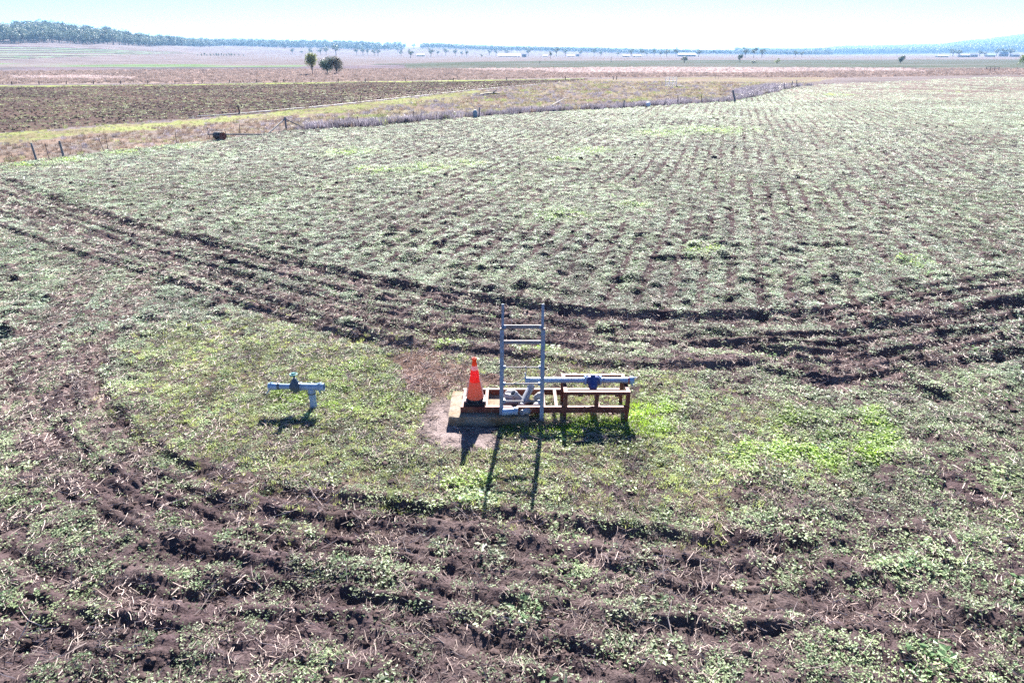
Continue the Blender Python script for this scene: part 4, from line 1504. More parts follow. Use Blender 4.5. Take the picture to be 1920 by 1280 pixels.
def build_fittings():
    w = lambda px, py, Y: at(px, py, Y)
    a, b = w(938, 752, 10.93), w(972, 753, 10.90)
    fitting('short grey pipe lying level beneath the black mouthed fitting', [a, b], .058, M_PVC, (0,))
    a, b = w(962, 736.5, 10.82), w(984, 756, 10.95)
    fitting('grey pipe end with a round black mouth, top of the pile', [a, a.lerp(b, .5), b], .058, M_PVC, (0,))
    p = w(951, 734, 11.08)
    fitting('pale elbow at the back of the pile beside the ladder', elbow_path(p, (0.2, 0, 1), (1, .2, -.3), .14, .14, .08), .05, M_PVCPALE)
    a, b = w(976, 764, 10.74), w(997, 722, 11.12)
    br = a.lerp(b, .35)
    fitting('long pale grey branch pipe leaning across the middle of the pile', [a, a.lerp(b, .3), a.lerp(b, .6), b], .06, M_PVC, (0, -1),
            [('branch', [br, br + Vector((.10, .05, -.10)), br + Vector((.17, .08, -.14))], .052, M_PVC)])
    p = w(1003, 744, 11.0)
    fitting('pale weathered elbow nearest the far ladder rail', elbow_path(p, (-1, .1, -.4), (.5, -.3, -1), .13, .15, .08), .055, M_PVCPALE)
    a, b = w(941, 772, 10.49), w(971, 770, 10.52)
    fitting('blue grey pipe on the ground by the ladder foot', [a, a.lerp(b, .5), b], .062, M_GALV, (-1,))
    p = w(985, 770.5, 10.5)
    fitting('small dark mouthed bend low at the front of the pile', elbow_path(p, (.5, .6, -.1), (.8, -.5, .3), .1, .08, .06), .046, M_PVC, (-1,))
    a, b = w(1003, 763, 10.68), w(1013, 752, 10.8)
    fitting('short pale collar leaning on the front rail beside the ladder', [a, a.lerp(b, .5), b], .05, M_PVCPALE, (0,))
    a, b = w(948, 741, 10.98), w(966, 745, 10.92)
    fitting('pale grey stub resting on the level pipe by the ladder', [a, a.lerp(b, .5), b], .048, M_PVCPALE, (-1,))
    a, b = w(996, 757, 10.78), w(1010, 762, 10.85)
    fitting('dark rubber sleeve in the shade of the far ladder rail', [a, b], .07, M_PVCDARK, ())
    bar = MB().box((.62, 11.44, .20), (.85, .04, .03)).build('steel_bar', M_OXIDE, None, (.62, 11.44, .2))
    MB().box((.3, 11.44, .06), (.04, .04, .246)).build('leg', M_OXIDE, bar)
    MB().box((.94, 11.44, .06), (.04, .04, .246)).build('leg', M_OXIDE, bar)
    tag(bar, 'low thin rusty steel bar behind the skid', 'steel bar')


build_fittings()


def build_hydrant():
    D = 11.1
    s = D * _cp + (H - .42) * _sp
    X = lambda px: (px - 960) * s / 1280
    z = .425
    xt = X(583.5)
    t = thing('irrigation_hydrant', 'grey irrigation hydrant with navy valve standing alone in the grass', 'hydrant', (xt, D, 0))
    ax = Vector((1, -.03, 0)).normalized()
    c = Vector((xt, D, z))
    P = lambda px: c + ax * (X(px) - xt)
    MB().tube([(xt, D, -.1), (xt, D, z - .10)], .062, 18).build('riser_pipe', M_GALV, t)
    f = MB()
    ring(f, (xt, D, z - .125), (0, 0, 1), .069, .03)
    f.build('rubber_ring', M_PVCDARK, t)
    f = MB()
    f.tube([(xt, D, z - .112), (xt, D, z - .03)], [.072, .068], 18)
    f.tube([P(563.5), P(597)], .063, 18)
    f.build('tee', M_GALV, t)
    MB().tube([P(521), P(546)], .052, 18).build('pipe', M_GALV, t)
    f = MB()
    f.tube([P(503), P(506), P(516), P(519.5)], [.063, .07, .066, .058], 18, hollow=.75)
    cp = f.build('coupling', M_GALV, t)
    h = MB()
    a = P(503)
    h.tube([a + Vector((.02, -.04, -.05)), a + Vector((-.015, -.06, -.1)), a + Vector((-.04, -.06, -.125))], [.016, .012, .008], 8)
    h.build('latch', M_GALV, cp)
    h = MB()
    h.tube([a + Vector((.05, -.02, .062)), a + Vector((.06, -.02, .09)), a + Vector((.1, -.02, .085))], [.012, .01, .008], 8)
    h.build('latch', M_GALV, cp)
    f = MB()
    ring(f, P(522.5), ax, .066, .035)
    f.build('clamp_ring', M_VALVE, t)
    f = MB()
    f.tube([P(544.5), P(546), P(553), P(561), P(563)], [.068, .078, .08, .078, .068], 18)
    v = P(553.5)
    f.tube([v + Vector((0, 0, -.095)), v + Vector((0, 0, 0))], [.05, .078], 14)
    f.tube([v, v + Vector((0, 0, .095)), v + Vector((0, 0, .12)), v + Vector((0, 0, .17))], [.08, .074, .055, .034], 14)
    body = f.build('valve_body', M_VALVE, t)
    f = MB()
    f.tube([v + Vector((0, 0, .16)), v + Vector((0, 0, .255))], .019, 10)
    f.build('valve_stem', M_VALVE, t)
    hw = v + Vector((-.005, 0, .245))
    f = MB()
    n = 20
    pts = [hw + Vector((.062 * math.cos(2 * math.pi * i / n), .062 * math.sin(2 * math.pi * i / n), 0)) for i in range(n + 1)]
    f.tube(pts, .013, 8, caps=False)
    for i in range(3):
        q = i * math.pi / 3
        dv = Vector((.062 * math.cos(q), .062 * math.sin(q), 0))
        f.tube([hw - dv, hw + dv], .009, 6)
    f.tube([hw - Vector((0, 0, .03)), hw + Vector((0, 0, .03))], .022, 10)
    f.build('handwheel', M_TEAL, t)
    f = MB()
    ring(f, P(564.5), ax, .08, .022)
    f.build('flange', M_GALV, t)
    f = MB()
    f.tube([P(595), P(598), P(601), P(608)], [.066, .08, .074, .072], 18, hollow=.82)
    cp = f.build('coupling', M_GALV, t)
    f = MB()
    a = P(601)
    ring(f, a, ax, .086, .028)
    f.build('collar', M_GALV, cp)
    h = MB()
    h.tube([a + Vector((-.01, -.05, .06)), a + Vector((0, -.06, .105)), a + Vector((.05, -.05, .10))], [.015, .012, .009], 8)
    h.build('latch', M_GALV, cp)
    h = MB()
    h.tube([a + Vector((-.02, -.05, -.06)), a + Vector((.0, -.06, -.1))], [.015, .01], 8)
    h.build('latch', M_GALV, cp)


build_hydrant()

# ------------------------------------------------------------------ fences, drum, poles, gate
def post(mb, px, pb, ptop, w, px2=None, n=8, square=False):
    g = G(px, pb)
    z0 = gz(g[0], g[1])
    top = at(px2 if px2 is not None else px, ptop, g[1])
    b = Vector((g[0], g[1], z0 - .15))
    top = Vector((top.x, g[1], max(top.z, z0 + .4)))
    mb.tube([b, b.lerp(top, .5), top], [w * 1.05, w, w * .95], n)
    return Vector((g[0], g[1], z0)), top


def build_fences():
    # main fence between the crop and the paddock
    o = G(535, 246)
    t = thing('paddock_fence', 'post and wire fence along the edge of the green crop', 'fence', (o[0], o[1], 0))
    spec = [(-150, 327, 296, .09, None, 1), (-60, 316, 286, .03, None, 0), (69, 302, 268, .10, 58, 1), (92, 299, 268, .03, 84, 0), (120, 296, 264, .11, 111, 1), (197, 286, 257, .03, 184, 0),
            (203, 285, 256, .03, 198, 0), (332, 271, 246, .03, 328, 0), (394, 259, 238, .04, 388, 0), (427, 262, 242, .04, 421, 0), (449, 252, 232, .035, 449, 0),
            (537, 244, 219, .13, 534, 1), (636, 238, 220, .04, 636, 0), (671, 236, 218, .05, 670, 0), (776, 226, 208, .05, 775, 0), (790, 224, 210, .05, 791, 0), (898, 219, 201, .12, 899, 1),
            (997, 210, 198, .06, 997, 0), (1080, 206, 195, .06, 1080, 0), (1168, 202, 188, .1, 1171, 1), (1244, 199, 186, .06, 1249, 0), (1271, 196, 179, .07, 1271, 0), (1316, 193, 177, .07, 1315, 0),
            (1379, 190, 169, .2, 1374, 1), (1420, 180, 171, .08, 1420, 0), (1452, 172, 163, .1, 1453, 0), (1470, 169, 156, .1, 1471, 0), (1484, 165, 152, .12, 1486, 1), (1494, 163, 150, .12, 1494, 1)]
    tops = []
    for px, pb, pt, w, p2, wood in spec:
        m = MB()
        b, tp = post(m, px, pb, pt, w * .62, p2)
        m.build('post', M_POST if wood else M_STEELPOST, t)
        tops.append((b, tp))
    for q in (.35, .6, .85):
        m = MB()
        m.tube([b.lerp(tp, q) for b, tp in tops], .006, 4, smooth=False)
        m.build('wire', M_WIRE, t)
    s_b, s_t = tops[11]
    for px, py in ((504, 250.5), (571, 240.5)):
        g = G(px, py)
        e = Vector((g[0], g[1], gz(*g)))
        MB().tube([s_b.lerp(s_t, .84), s_b.lerp(s_t, .84).lerp(e, .5), e], .055, 8).build('brace', M_POST, t)
    # second fence at the edge of the ploughed field
    o = G(448, 214)
    t = thing('plough_edge_fence', 'sparse thin post fence along the ploughed field edge', 'fence', (o[0], o[1], 0))
    tops = []
    for px, pb, pt, w, p2 in [(-60, 252, 232, .05, -66), (120, 240, 222, .04, 117), (258, 230, 214, .04, 256), (376, 221, 208, .045, 374), (450, 214, 197, .11, 446), (543, 206, 193, .04, 543), (676, 193, 181, .05, 676), (790, 180, 171, .05, 790), (935, 163, 156, .06, 935)]:
        m = MB()
        b, tp = post(m, px, pb, pt, w * .6, p2)
        m.build('post', M_STEELPOST, t)
        tops.append((b, tp))
    for q in (.5, .85):
        MB().tube([b.lerp(tp, q) for b, tp in tops], .005, 4, smooth=False).build('wire', M_WIRE, t)
    # far fence behind the ploughed field
    o = G(461, 156)
    t = thing('far_paddock_fence', 'row of small dark posts behind the ploughed field', 'fence', (o[0], o[1], 0))
    tops = []
    for px in list(range(-80, 700, 51)) + [760, 850, 950, 1060, 1150, 1156]:
        pb = 159.5 - max(px, 0) * .0085
        m = MB()
        b, tp = post(m, px, pb, pb - (6.5 if px < 1100 else 7.5), .09)
        m.build('post', M_STEELPOST, t)
        tops.append((b, tp))
    MB().tube([b.lerp(tp, .8) for b, tp in tops], .008, 4, smooth=False).build('wire', M_WIRE, t)


build_fences()


def build_field_things():
    # rusty drum on its side
    g = G(410, 263)
    ax = Vector((.80, -.60, 0))
    r = .29
    c = Vector((g[0], g[1] + .25, gz(g[0], g[1]) + r - .02))
    t = thing('rusty_drum', 'dark steel drum lying on its side with a rusty red end', 'drum', (c.x, c.y, c.z - r))
    p = [c + ax * k for k in (-.44, -.43, -.16, -.14, -.12, .12, .14, .16, .43, .44)]
    MB().tube(p, [r * .98, r, r, r * 1.03, r, r, r * 1.03, r, r, r * .98], 22).build('drum_side', M_DRUM, t)
    MB().tube([c + ax * .442, c + ax * .452], [r * .94, r * .93], 22).build('drum_end', M_RUST, t)
    ring_ = MB()
    ring_.tube([c + ax * .44 + Vector((ax.y * math.cos(a) * r, -ax.x * math.cos(a) * r, math.sin(a) * r)) * .98 for a in np.linspace(0, 2 * math.pi, 24)], .014, 6, caps=False)
    ring_.build('rim', M_DRUM, t)
    # fallen pole behind it
    a, b = G(390, 259.5), G(496, 254)
    A, B = Vector((*a, gz(*a) + .30)), Vector((*b, gz(*b) + .08))
    o = MB().tube([A, A.lerp(B, .5), B], [.055, .06, .05], 10).build('fallen_pole', M_POST, None, tuple(B))
    tag(o, 'long grey pole lying level behind the rusty drum', 'pole')
    # long white pipe laid along the edge of the ploughed field
    pts = smoothline([G(px, py) for px, py in [(370, 219.5), (450, 214), (530, 206.5), (620, 198.5), (700, 190), (780, 181.5), (840, 174.5), (900, 168), (960, 163.5), (1030, 157)]], 5)
    z = ground_z([q[0] for q in pts], [q[1] for q in pts])
    o = MB().tube([(q[0], q[1], zz + .06) for q, zz in zip(pts, z)], .05, 8).build('irrigation_pipe', M_CORD, None, (pts[0][0], pts[0][1], 0))
    tag(o, 'long white irrigation pipe lying along the ploughed field edge', 'pipe')
    # pale blue plastic container by the fence
    g = G(891, 220)
    zb = gz(*g)
    t = thing('plastic_container', 'pale blue plastic container standing in the fence line weeds', 'container', (g[0], g[1], zb))
    MB().lathe([(.2, -.05), (.23, .1), (.23, .48), (.21, .56), (.12, .6), (.11, .66)], (g[0], g[1], zb), n=18).build('tub', M_BAG, t)
    MB().lathe([(.13, .65), (.13, .69), (.11, .70)], (g[0], g[1], zb), n=14).build('lid', M_WHITE, t)
    g = G(1215, 200)
    zb = gz(*g)
    o = MB().lathe([(.1, -.05), (.26, .08), (.31, .26), (.27, .46), (.12, .56), (.04, .57)], (g[0], g[1], zb), n=14).build('white_float', M_WHITE, None, (g[0], g[1], zb))
    tag(o, 'small rounded white container lying against the fence weeds', 'container')
    # logs and sticks lying in the dry paddock
    for (p0, p1, r, lab) in (((900, 180), (938, 179), .16, 'dark log lying flat in the dry paddock grass'), ((1035, 199), (1066, 186), .09, 'pale bent branch lying in the dry grass by the fence'), ((1268, 163), (1284, 166), .12, 'pale broken rail on the ground beside the steel gate')):
        a, b = G(*p0), G(*p1)
        A, B = Vector((*a, gz(*a) + r)), Vector((*b, gz(*b) + r * 1.6))
        m = MB().tube([A, A.lerp(B, .3) + Vector((0, 0, .08)), A.lerp(B, .7) + Vector((0, 0, .15)), B], [r, r * .9, r * .8, r * .4], 8)
        m.tube([A.lerp(B, .6) + Vector((0, 0, .1)), A.lerp(B, .8) + Vector((.1, 0, .6))], [r * .5, r * .2], 6)
        o = m.build('fallen_log', M_TWIG if 'pale' in lab else M_STEELPOST, None, tuple(A))
        tag(o, lab, 'log')
    # steel gate in the paddock
    g = G(1257.5, 163)
    zb = gz(*g)
    sc = math.hypot(*g) / 1389
    w, h = 20.5 * sc, 1.75
    t = thing('steel_gate', 'silver steel gate standing in the dry paddock', 'gate', (g[0], g[1], zb))
    for s in (-1, -.33, .33, 1):
        MB().tube([(g[0] + s * w / 2, g[1], zb - .1), (g[0] + s * w / 2, g[1], zb + h)], .05, 8).build('upright', M_WHITE, t)
    for k in range(6):
        MB().tube([(g[0] - w / 2, g[1] - .06, zb + .15 + k * .31), (g[0] + w / 2, g[1] - .06, zb + .15 + k * .31)], .035, 8).build('bar', M_WHITE, t)
    # wooden yard rails at the far right
    g0, g1 = G(1848, 134), G(1872, 134)
    t = thing('yard_rail', 'low dark rail fence beyond the pink stubble', 'fence', (g0[0], g0[1], 0))
    a, b = Vector((*g0, gz(*g0))), Vector((*g1, gz(*g1)))
    for q in (0, .33, .66, 1):
        p = a.lerp(b, q)
        MB().tube([p, p + Vector((0, 0, 1.5))], .1, 6).build('post', M_STEELPOST, t)
    for z in (.8, 1.4):
        MB().tube([a + Vector((0, 0, z)), b + Vector((0, 0, z))], .07, 6).build('rail', M_STEELPOST, t)


build_field_things()

# ------------------------------------------------------------------ trees, woods, houses, cattle
def tree_parts(seed, h=10.0, w=8.0, leaves=260, leaf=.55, trunk=.28, lobes=7, base=.3, lean=0.0, droop=0.0, shape='round', fat=1.0):
    """tapered trunk with limbs; crown of leaf faces gathered in uneven lobes"""
    g = random.Random(seed)
    T = MB()
    hb = h * base
    top = Vector((lean * h * .5, 0, h * .62))
    T.tube([Vector((0, 0, -.3)), Vector((lean * h * .1, g.gauss(0, .02) * h, hb * .6)), Vector((lean * h * .25, 0, hb)), top], [trunk * 1.3, trunk, trunk * .8, trunk * .25], 7)
    C = []
    for i in range(lobes):
        a = 6.28 * i / lobes + g.uniform(-.5, .5)
        q = g.uniform(.15, .62) * w / 2
        zc = h * (base + (1 - base) * g.uniform(.25, .8))
        if shape == 'tall':
            q *= .55
        cc = Vector((lean * zc * .6 + q * math.cos(a), q * math.sin(a), zc))
        rr = Vector((w * g.uniform(.2, .3), w * g.uniform(.2, .3), h * (1 - base) * g.uniform(.16, .27))) * fat
        if cc.z + rr.z > h:
            cc.z = h - rr.z
        C.append((cc, rr))
        T.tube([Vector((lean * h * .2, 0, hb * .9)), Vector((0, 0, hb)).lerp(cc, .6) + Vector((0, 0, .03 * h)), cc], [trunk * .5, trunk * .3, trunk * .1], 5)
    V, F, lv = [], [], []
    for i in range(leaves):
        cc, rr = g.choice(C)
        d = Vector((g.gauss(0, 1), g.gauss(0, 1), g.gauss(0, 1))).normalized()
        k = g.random() ** .45
        p = cc + Vector((d.x * rr.x, d.y * rr.y, d.z * rr.z)) * k
        if droop:
            p.z -= droop * h * g.random() ** 2 * (abs(p.x) + abs(p.y)) / w
            p.z = max(p.z, h * .06)
        nrm = (d + Vector((g.gauss(0, .5), g.gauss(0, .5), g.gauss(0.2, .5)))).normalized()
        s = leaf * g.uniform(.6, 1.3)
        u = nrm.orthogonal().normalized()
        u = Matrix.Rotation(g.uniform(0, 6.28), 3, nrm) @ u
        v = nrm.cross(u)
        o = len(V)
        V += [p - u * s * .5, p - v * s * .35 + nrm * s * .1, p + u * s * .5, p + v * s * .35 + nrm * s * .1]
        F += [(o, o + 1, o + 2), (o, o + 2, o + 3)]
        lv += [g.uniform(.7, 1.3)] * 4
    return T, (V, F, lv)


_tree_cache = {}


def tree_meshes(key, material, **kw):
    if key not in _tree_cache:
        T, (V, F, lv) = tree_parts(**kw)
        tm = T.mesh('trunk', M_BARK)
        cm = bpy.data.meshes.new('crown')
        cm.from_pydata(V, [], F)
        add_lv(cm, lv)
        cm.materials.append(material)
        _tree_cache[key] = (tm, cm)
    return _tree_cache[key]


def put_tree(name, key, material, x, y, s, label, group=None, yaw=0.0, cat='tree', sx=1.0, **kw):
    tm, cm = tree_meshes(key, material, **kw)
    z = gz(x, y)
    e = thing(name, label, cat, (x, y, z - .02), group)
    e.rotation_euler = (0, 0, yaw)
    e.scale = (s * sx, s * sx, s)
    for nm, me in (('trunk', tm), ('crown', cm)):
        o = bpy.data.objects.new(nm, me)
        COL.objects.link(o)
        o.parent = e
    return e


def px_size(x, y, h):
    return h * math.hypot(x, y) / 1470.0


def build_near_trees():
    g = G(586.5, 141)
    h = px_size(*g, 42)
    put_tree('slender_tree', 'olive', M_OLIVE, g[0], g[1], h, 'slender olive green tree standing apart from two darker ones', 'three trees in the pink paddock', seed=3, h=1, w=.66, leaves=2300, fat=1.25, leaf=.055, trunk=.022, lobes=9, base=.16, shape='tall')
    g = G(614, 139.5)
    h = px_size(*g, 35)
    put_tree('round_tree', 'dark', M_DARKLEAF, g[0], g[1], h, 'dark green round tree between the olive tree and the brownish tree', 'three trees in the pink paddock', seed=8, h=1, w=.86, leaves=2600, fat=1.3, leaf=.055, trunk=.026, lobes=9, base=.15)
    g = G(631.5, 139.5)
    h = px_size(*g, 34)
    put_tree('round_tree', 'brown', M_BROWNLEAF, g[0], g[1], h, 'brownish round tree touching the dark green tree beside it', 'three trees in the pink paddock', seed=12, h=1, w=.88, leaves=2600, fat=1.3, leaf=.055, trunk=.026, lobes=9, base=.15)
    g = G(1925, 124)
    h = px_size(*g, 34)
    put_tree('willow_tree', 'willow', M_WILLOW, g[0], g[1], h, 'bright green drooping tree cut off by the picture edge', seed=21, h=1, w=.9, leaves=2600, leaf=.05, trunk=.03, lobes=10, base=.1, droop=.5)


build_near_trees()

ORD = ['first', 'second', 'third', 'fourth', 'fifth', 'sixth', 'seventh', 'eighth', 'ninth', 'tenth', 'eleventh', 'twelfth', 'thirteenth', 'fourteenth', 'fifteenth', 'sixteenth', 'seventeenth', 'eighteenth', 'nineteenth']
TENS = ['twenti', 'thirti', 'forti', 'fifti', 'sixti', 'seventi', 'eighti']
TEN = ['twenty', 'thirty', 'forty', 'fifty', 'sixty', 'seventy', 'eighty']


def ordinal(n):
    if n < 19:
        return ORD[n]
    n += 1
    return TENS[n // 10 - 2] + 'eth' if n % 10 == 0 else TEN[n // 10 - 2] + '-' + ORD[n % 10 - 1]


def build_plain_trees():
    # (photo column, row of the foot, height in rows, width factor)
    L = [(549, 101, 6, 1.6), (566, 101.5, 4, 1.5), (583, 104, 9, .8), (601, 102.5, 8, 1.5), (612, 103, 10, 1.1), (630, 104.5, 15, 1.1), (669, 104.5, 10, .8), (681, 105, 11, .9), (690, 105, 9, .8), (702, 105.5, 9, .9),
         (709, 105.5, 9, .9), (746, 98, 7, 1.6), (752, 106, 8, .8), (758, 88.5, 6, 1), (776, 90, 7, 1.2), (770, 109.5, 11, 1.1), (808, 108, 12, .95), (821, 105, 7, .8), (836, 104.5, 10, 1), (854, 105.5, 9, 1), (866, 106, 7, .8), (875, 107, 9, .7), (903, 109, 5, .9), (918, 104.5, 8, 1), (930, 105, 9, .8),
         (950, 104.5, 8, 1.1), (990, 106, 10, 1), (1032, 110.5, 9, .8), (1043, 106.5, 13, .8), (1060, 105.5, 9, .9), (1089, 106, 8, .9), (1114, 106, 11, .7), (1126, 106, 7, 1), (1158, 106, 6, 1), (1183, 106.5, 10, 1), (1203, 106.5, 11, .8), (1212, 106, 6, .8),
         (1226, 106.5, 10, .7), (1238, 106.5, 7, 1), (1250, 107, 10, 1.1), (1267, 107, 12, .7), (1310, 107, 10, 1.1), (1397, 108.5, 13, .8), (1413, 108.5, 13, .8), (1428, 108.5, 12, .9), (1491, 107.5, 8, 1), (1503, 107.5, 7, 1.1),
         (1786, 106.5, 9, 1.2), (1797, 106.5, 8, 1.3), (1836, 106, 6, 1.6), (1846, 106, 5, 1.4), (1868, 106, 8, 1.2), (1880, 106, 9, 1.2), (1893, 106, 9, 1.3)]
    L.sort()
    rn = random.Random(5)
    for i, (px, py, h, wf) in enumerate(L):
        g = G(px, py, rmax=2450)
        v = rn.randrange(5)
        s = px_size(*g, h) * 1.6
        size = 'tall' if h >= 11 else ('small' if h <= 7 else 'mid-sized')
        form = 'slim' if wf < .85 else ('wide' if wf > 1.15 else 'rounded')
        put_tree('gum_tree', 'gum%d' % v, M_GUM, g[0], g[1], s, '%s %s grey-green tree on the far plain, %s from the left' % (size, form, ordinal(i)), 'trees dotted across the far plain', yaw=rn.uniform(0, 6.28), sx=wf,
                 seed=100 + v, h=1, w=.85, leaves=320, leaf=.085, trunk=.028, lobes=6, base=.28)
    # bushes nearer than the tree line
    for px, py, h, wf, m, key, lab in [(1283, 118, 13, 1.3, M_DARKLEAF, 'bushA', 'dark flat-topped bush in the grey paddock below the long shed'), (1412, 119, 6, 2.6, M_DARKLEAF, 'bushB', 'low spreading bush beside the leaning tree'),
                                       (1457, 119.5, 10, 1.3, M_OLIVE, 'bushC', 'rounded olive bush alone in the grey paddock'), (1688, 119, 14, 1.25, M_DARKLEAF, 'bushD', 'dense dark green bush alone before the blue hills'),
                                       (1386, 117, 15, .9, M_DARKLEAF, 'bushE', 'dark leaning tree with pale fallen limbs at its foot')]:
        g = G(px, py)
        s = px_size(*g, h)
        put_tree('paddock_bush' if 'bush' in lab else 'leaning_tree', key, m, g[0], g[1], s, lab, cat='bush' if 'bush' in lab else 'tree', sx=wf, seed=sum(map(ord, key)), h=1, w=.9, leaves=900, leaf=.075, trunk=.03, lobes=8, base=.08 if key != 'bushE' else .2, lean=.35 if key == 'bushE' else 0)
    # bare dead trees
    for px, py, h, lab in [(1012, 122, 9, 'thin bare dead tree in the middle of the plain'), (1146, 117, 10, 'dead branching tree beside the far sheds'), (1341, 148, 9, 'small dead tree among dry weeds beyond the gate'), (1347, 148, 8, 'second dead shrub beside the small dead tree'), (1262, 88, 1, '')]:
        if not lab:
            continue
        g = G(px, py)
        s = px_size(*g, h)
        rn2 = random.Random(px)
        m = MB()
        b = Vector((g[0], g[1], gz(*g)))
        m.tube([b - Vector((0, 0, .2)), b + Vector((0, 0, s * .5)), b + Vector((s * .05, 0, s))], [s * .04, s * .028, s * .008], 6)
        for k in range(9):
            q = rn2.uniform(.25, .85)
            a = rn2.uniform(0, 6.28)
            p = b + Vector((0, 0, s * q))
            e = p + Vector((math.cos(a) * s * .3, math.sin(a) * s * .3, s * rn2.uniform(.08, .3)))
            m.tube([p, p.lerp(e, .5) + Vector((0, 0, -.02 * s)), e], [s * .018, s * .012, s * .004], 5)
        o = m.build('dead_tree', M_TWIG, None, tuple(b))
        tag(o, lab, 'dead tree')
    # low dark shrubs in a row below the left hill
    xs = [371, 378, 384, 388, 395, 401, 406, 410, 416, 420, 425, 430, 434, 440, 448, 457]
    for i, px in enumerate(xs):
        g = G(px, 105.5 + .004 * (px - 370))
        s = px_size(*g, [3.5, 5, 6, 4, 5.5, 4.5, 6, 5, 5.5, 4, 5, 5.5, 6, 4.5, 4, 3.5][i])
        put_tree('field_shrub', 'shrub%d' % (i % 3), M_DARKLEAF, g[0], g[1], s, 'small dark shrub, %s from the left in the row below the wooded hill' % ordinal(i), 'row of dark shrubs', cat='shrub', yaw=i * 1.3, seed=300 + i % 3, h=1, w=.9, leaves=160, leaf=.12, trunk=.03, lobes=5, base=.08)


build_plain_trees()


def build_woods():
    g = np.random.default_rng(31)
    rn = random.Random(9)
    pts = []
    # wooded hill on the left
    for _ in range(26000):
        px = rn.uniform(-260, 760)
        r = rn.uniform(1080, 2750)
        az = math.atan((px - 960) / 1389)
        x, y = r * math.sin(az), r * math.cos(az)
        n1 = float(noise(np.array([x / 120]), np.array([y / 120]), 81)[0])
        lo = 1190 if px < 190 else (1190 + (px - 190) * 3.2 if px < 300 else (1540 + (px - 300) * 5.5 if px < 430 else 2250))
        lo += 60 * n1
        if r < lo:
            continue
        dens = .5 if px < 320 else .42
        if 195 < px < 260 and r < 1420:
            dens *= .35
        if px > 700 - 40 * n1:
            dens *= .3
        if rn.random() < dens:
            pts.append((r - lo, x, y, px))
    pts.sort()
    keep, grid = [], {}
    for d, x, y, px in pts:
        c = (int(x // 13), int(y // 13))
        if c in grid:
            continue
        grid[c] = 1
        keep.append((d, x, y, px))
    vis = [k for k in keep if -30 < k[3] < 640]
    near = vis[:130]
    ns = set(id(k) for k in near)
    for i, (d, x, y, px) in enumerate(near):
        v = rn.randrange(5)
        put_tree('hillside_gum_tree', 'gum%d' % v, M_GUM, x, y, rn.uniform(13, 21), 'grey-green gum tree along the lower edge of the wooded hill', 'gum trees edging the wooded hill', yaw=rn.uniform(0, 6.28), sx=rn.uniform(.85, 1.25),
                 seed=100 + v, h=1, w=.85, leaves=320, leaf=.085, trunk=.028, lobes=6, base=.28)
    rest = [k for k in keep if id(k) not in ns]
    protos = []
    for v in range(5):
        T, (V, F, lv) = tree_parts(seed=100 + v, h=1, w=1.0, leaves=300, leaf=.12, trunk=.028, lobes=7, base=.05)
        o = len(V)
        V = list(V) + [Vector(p) for p in T.v]
        F = list(F) + [tuple(i + o for i in f) for f in T.f]
        protos.append(proto('k', V, F, lv + [.7] * len(T.v), M_FARLEAF))
    P = np.array([(x, y, 0) for _, x, y, _ in rest])
    P[:, 2] = ground_z(P[:, 0], P[:, 1]) - .3
    n = len(P)
    u = g.random(n)[:, None]
    tint = np.array((.115, .145, .10)) * (.5 + 1.0 * u)
    scatter('hill_forest', protos, P, g.uniform(0, 6.28, n), 9 + 15 * g.random(n) ** 1.2, g.integers(0, 5, n), tint, 'grey-green gum forest covering the low hill and ridge', 'forest')
    # belt of trees across the middle distance and forest over the blue range
    L = []
    for _ in range(9000):
        px = rn.uniform(790, 1560)
        r = rn.uniform(2450, 3300)
        az = math.atan((px - 960) / 1389)
        x, y = r * math.sin(az), r * math.cos(az)
        if rn.random() < (.55 if px < 1300 else .40):
            L.append((x, y))
    n1 = len(L)
    for _ in range(26000):
        px = rn.uniform(1380, 2150)
        r = rn.uniform(3600, 7100)
        az = math.atan((px - 960) / 1389)
        L.append((r * math.sin(az), r * math.cos(az)))
    P = np.array([(x, y, 0) for x, y in L])
    P[:, 2] = ground_z(P[:, 0], P[:, 1]) - .5
    n = len(P)
    tint = np.array((.09, .115, .09)) * (.6 + .8 * g.random(n)[:, None])
    s = g.uniform(9, 17, n)
    s[n1:] = g.uniform(14, 30, n - n1)
    protos = []
    for v in range(4):
        T, (V, F, lv) = tree_parts(seed=140 + v, h=1, w=1.0, leaves=90, leaf=.2, trunk=.028, lobes=6, base=.12)
        protos.append(proto('k', V, F, lv, M_FARLEAF))
    scatter('distant_forest', protos, P, g.uniform(0, 6.28, n), s, g.integers(0, 4, n), tint, 'blue hazed forest along the horizon and over the far range', 'forest')
    return len(keep), n


print('woods', build_woods())


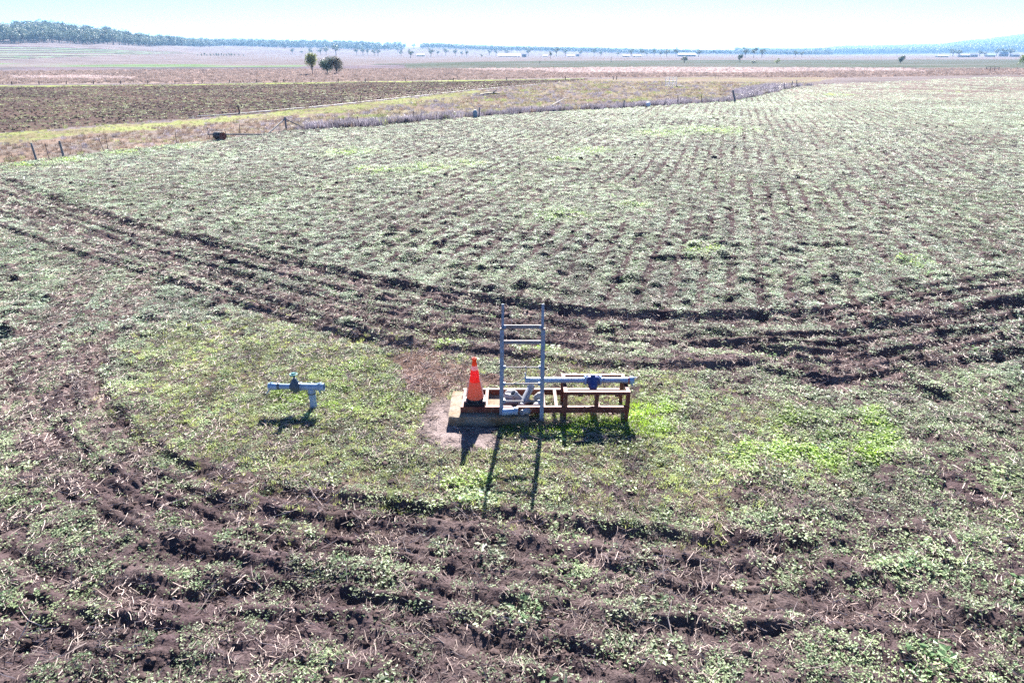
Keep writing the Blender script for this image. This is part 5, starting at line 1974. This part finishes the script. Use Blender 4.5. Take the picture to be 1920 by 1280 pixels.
def build_houses():
    # (photo column, row of the foot, width in columns, height rows, roof, label, category)
    Ls = [(789, 106, 14, 4.2, M_ROOFG, 'low green roofed shed between two dark trees', 'shed'), (955, 106.5, 40, 4.5, M_ROOFD, 'long pale grey shed before the tree belt', 'shed'), (983, 107.5, 8, 5.5, M_ROOFW, 'tall narrow white shed at the end of the long grey shed', 'shed'),
          (1022, 106.5, 8, 3.2, M_ROOFW, 'small white roofed house under the tree belt', 'house'), (1070, 106.5, 13, 3.6, M_ROOFW, 'white roofed house in the middle of the tree belt', 'house'), (1083, 106.3, 6, 4, M_ROOFW, 'tiny white house beside the tree belt house', 'house'),
          (1174, 107, 12, 4, M_ROOFW, 'wide white house left of the twin dark trees', 'house'), (1194, 107, 14, 3.4, M_ROOFW, 'long white roofed house between the twin dark trees', 'house'), (1287, 106.2, 31, 6, M_ROOFW, 'very long white roofed shed above the flat-topped bush', 'shed'),
          (1766, 107.5, 16, 2.6, M_ROOFW, 'low white shed at the near end of the hamlet', 'shed'), (1807, 107.5, 15, 5, M_ROOFW, 'big white roofed house in the hamlet below the hills', 'house'), (1825, 107.3, 10, 5, M_ROOFW, 'white gabled house beside the biggest hamlet house', 'house'),
          (1856, 107, 12, 4.5, M_ROOFG, 'pale green roofed house in the middle of the hamlet', 'house'), (1881, 106.5, 11, 6.5, M_ROOFD, 'grey roofed house behind the hamlet trees', 'house'), (1902, 107, 11, 5, M_ROOFW, 'white house nearest the drooping green tree', 'house')]
    for px, py, w, h, rm, lab, cat in Ls:
        g = G(px, py, rmax=2300)
        r = math.hypot(*g)
        W, Hh = w * r / 1389, max(h * r / 1470, 3.0)
        Dp = min(W * .6, 12)
        z = gz(*g)
        o = Vector((g[0], g[1], z))
        t = thing('farm_shed' if cat == 'shed' else 'farm_house', lab, cat, o, 'farm buildings on the far plain')
        ew = Hh * .55
        wl = MB().box(o + Vector((0, 0, ew / 2 - .2)), (W, Dp, ew + .4)).build('wall', M_WALL, t)
        V = [(-W * .53, -Dp * .6, ew), (W * .53, -Dp * .6, ew), (W * .53, Dp * .6, ew), (-W * .53, Dp * .6, ew), (-W * .5, 0, Hh), (W * .5, 0, Hh)]
        m = MB()
        m.add([o + Vector(v) + Vector((0, 0, .02)) for v in V], [(0, 1, 5, 4), (2, 3, 4, 5), (0, 4, 3), (1, 2, 5), (3, 2, 1, 0)])
        m.build('roof', rm, t)
        MB().box(o + Vector((W * .1, -Dp / 2 - .03, ew * .42)), (W * .08, .1, ew * .8)).build('door', M_PANE, t)
        for q in (-.3, .34):
            MB().box(o + Vector((W * q, -Dp / 2 - .03, ew * .55)), (W * .1, .1, ew * .38)).build('window', M_PANE, t)


build_houses()


def build_tussocks():
    for i, (px, py) in enumerate([(466, 132), (471, 131.8), (477, 132.4), (481, 131.6), (487, 132.2), (491, 131.7), (497, 132.1), (530, 132), (550, 131.8), (555, 132.2)]):
        g = G(px, py)
        put_tree('tussock', 'shrub%d' % (i % 3), M_DARKLEAF, g[0], g[1], px_size(*g, 2.6 + .5 * (i % 3)), 'small dark tussock, %s from the left, in the paddock beside the three trees' % ordinal(i), 'dark tussocks in the far paddock', cat='shrub', yaw=i * 1.7, sx=1.3,
                 seed=300 + i % 3, h=1, w=.9, leaves=160, leaf=.12, trunk=.03, lobes=5, base=.08)


build_tussocks()

# ------------------------------------------------------------------ haze over the plain
def build_haze():
    m = bpy.data.materials.new('air')
    m.use_nodes = True
    nt = m.node_tree
    nt.nodes.remove(nt.nodes['Principled BSDF'])
    pv = nt.nodes.new('ShaderNodeVolumePrincipled')
    pv.inputs['Color'].default_value = (.33, .61, 1.0, 1)
    pv.inputs['Density'].default_value = 1.05e-4
    pv.inputs['Anisotropy'].default_value = 0.2
    nt.links.new(pv.outputs[0], nt.nodes['Material Output'].inputs['Volume'])
    o = MB().box((0, 0, 94), (20000, 20000, 192)).build('haze', m)
    tag(o, 'thin blue haze over the whole plain', 'haze', kind='stuff')


build_haze()

for ob in bpy.data.objects:
    if '_o' in ob:
        del ob['_o']
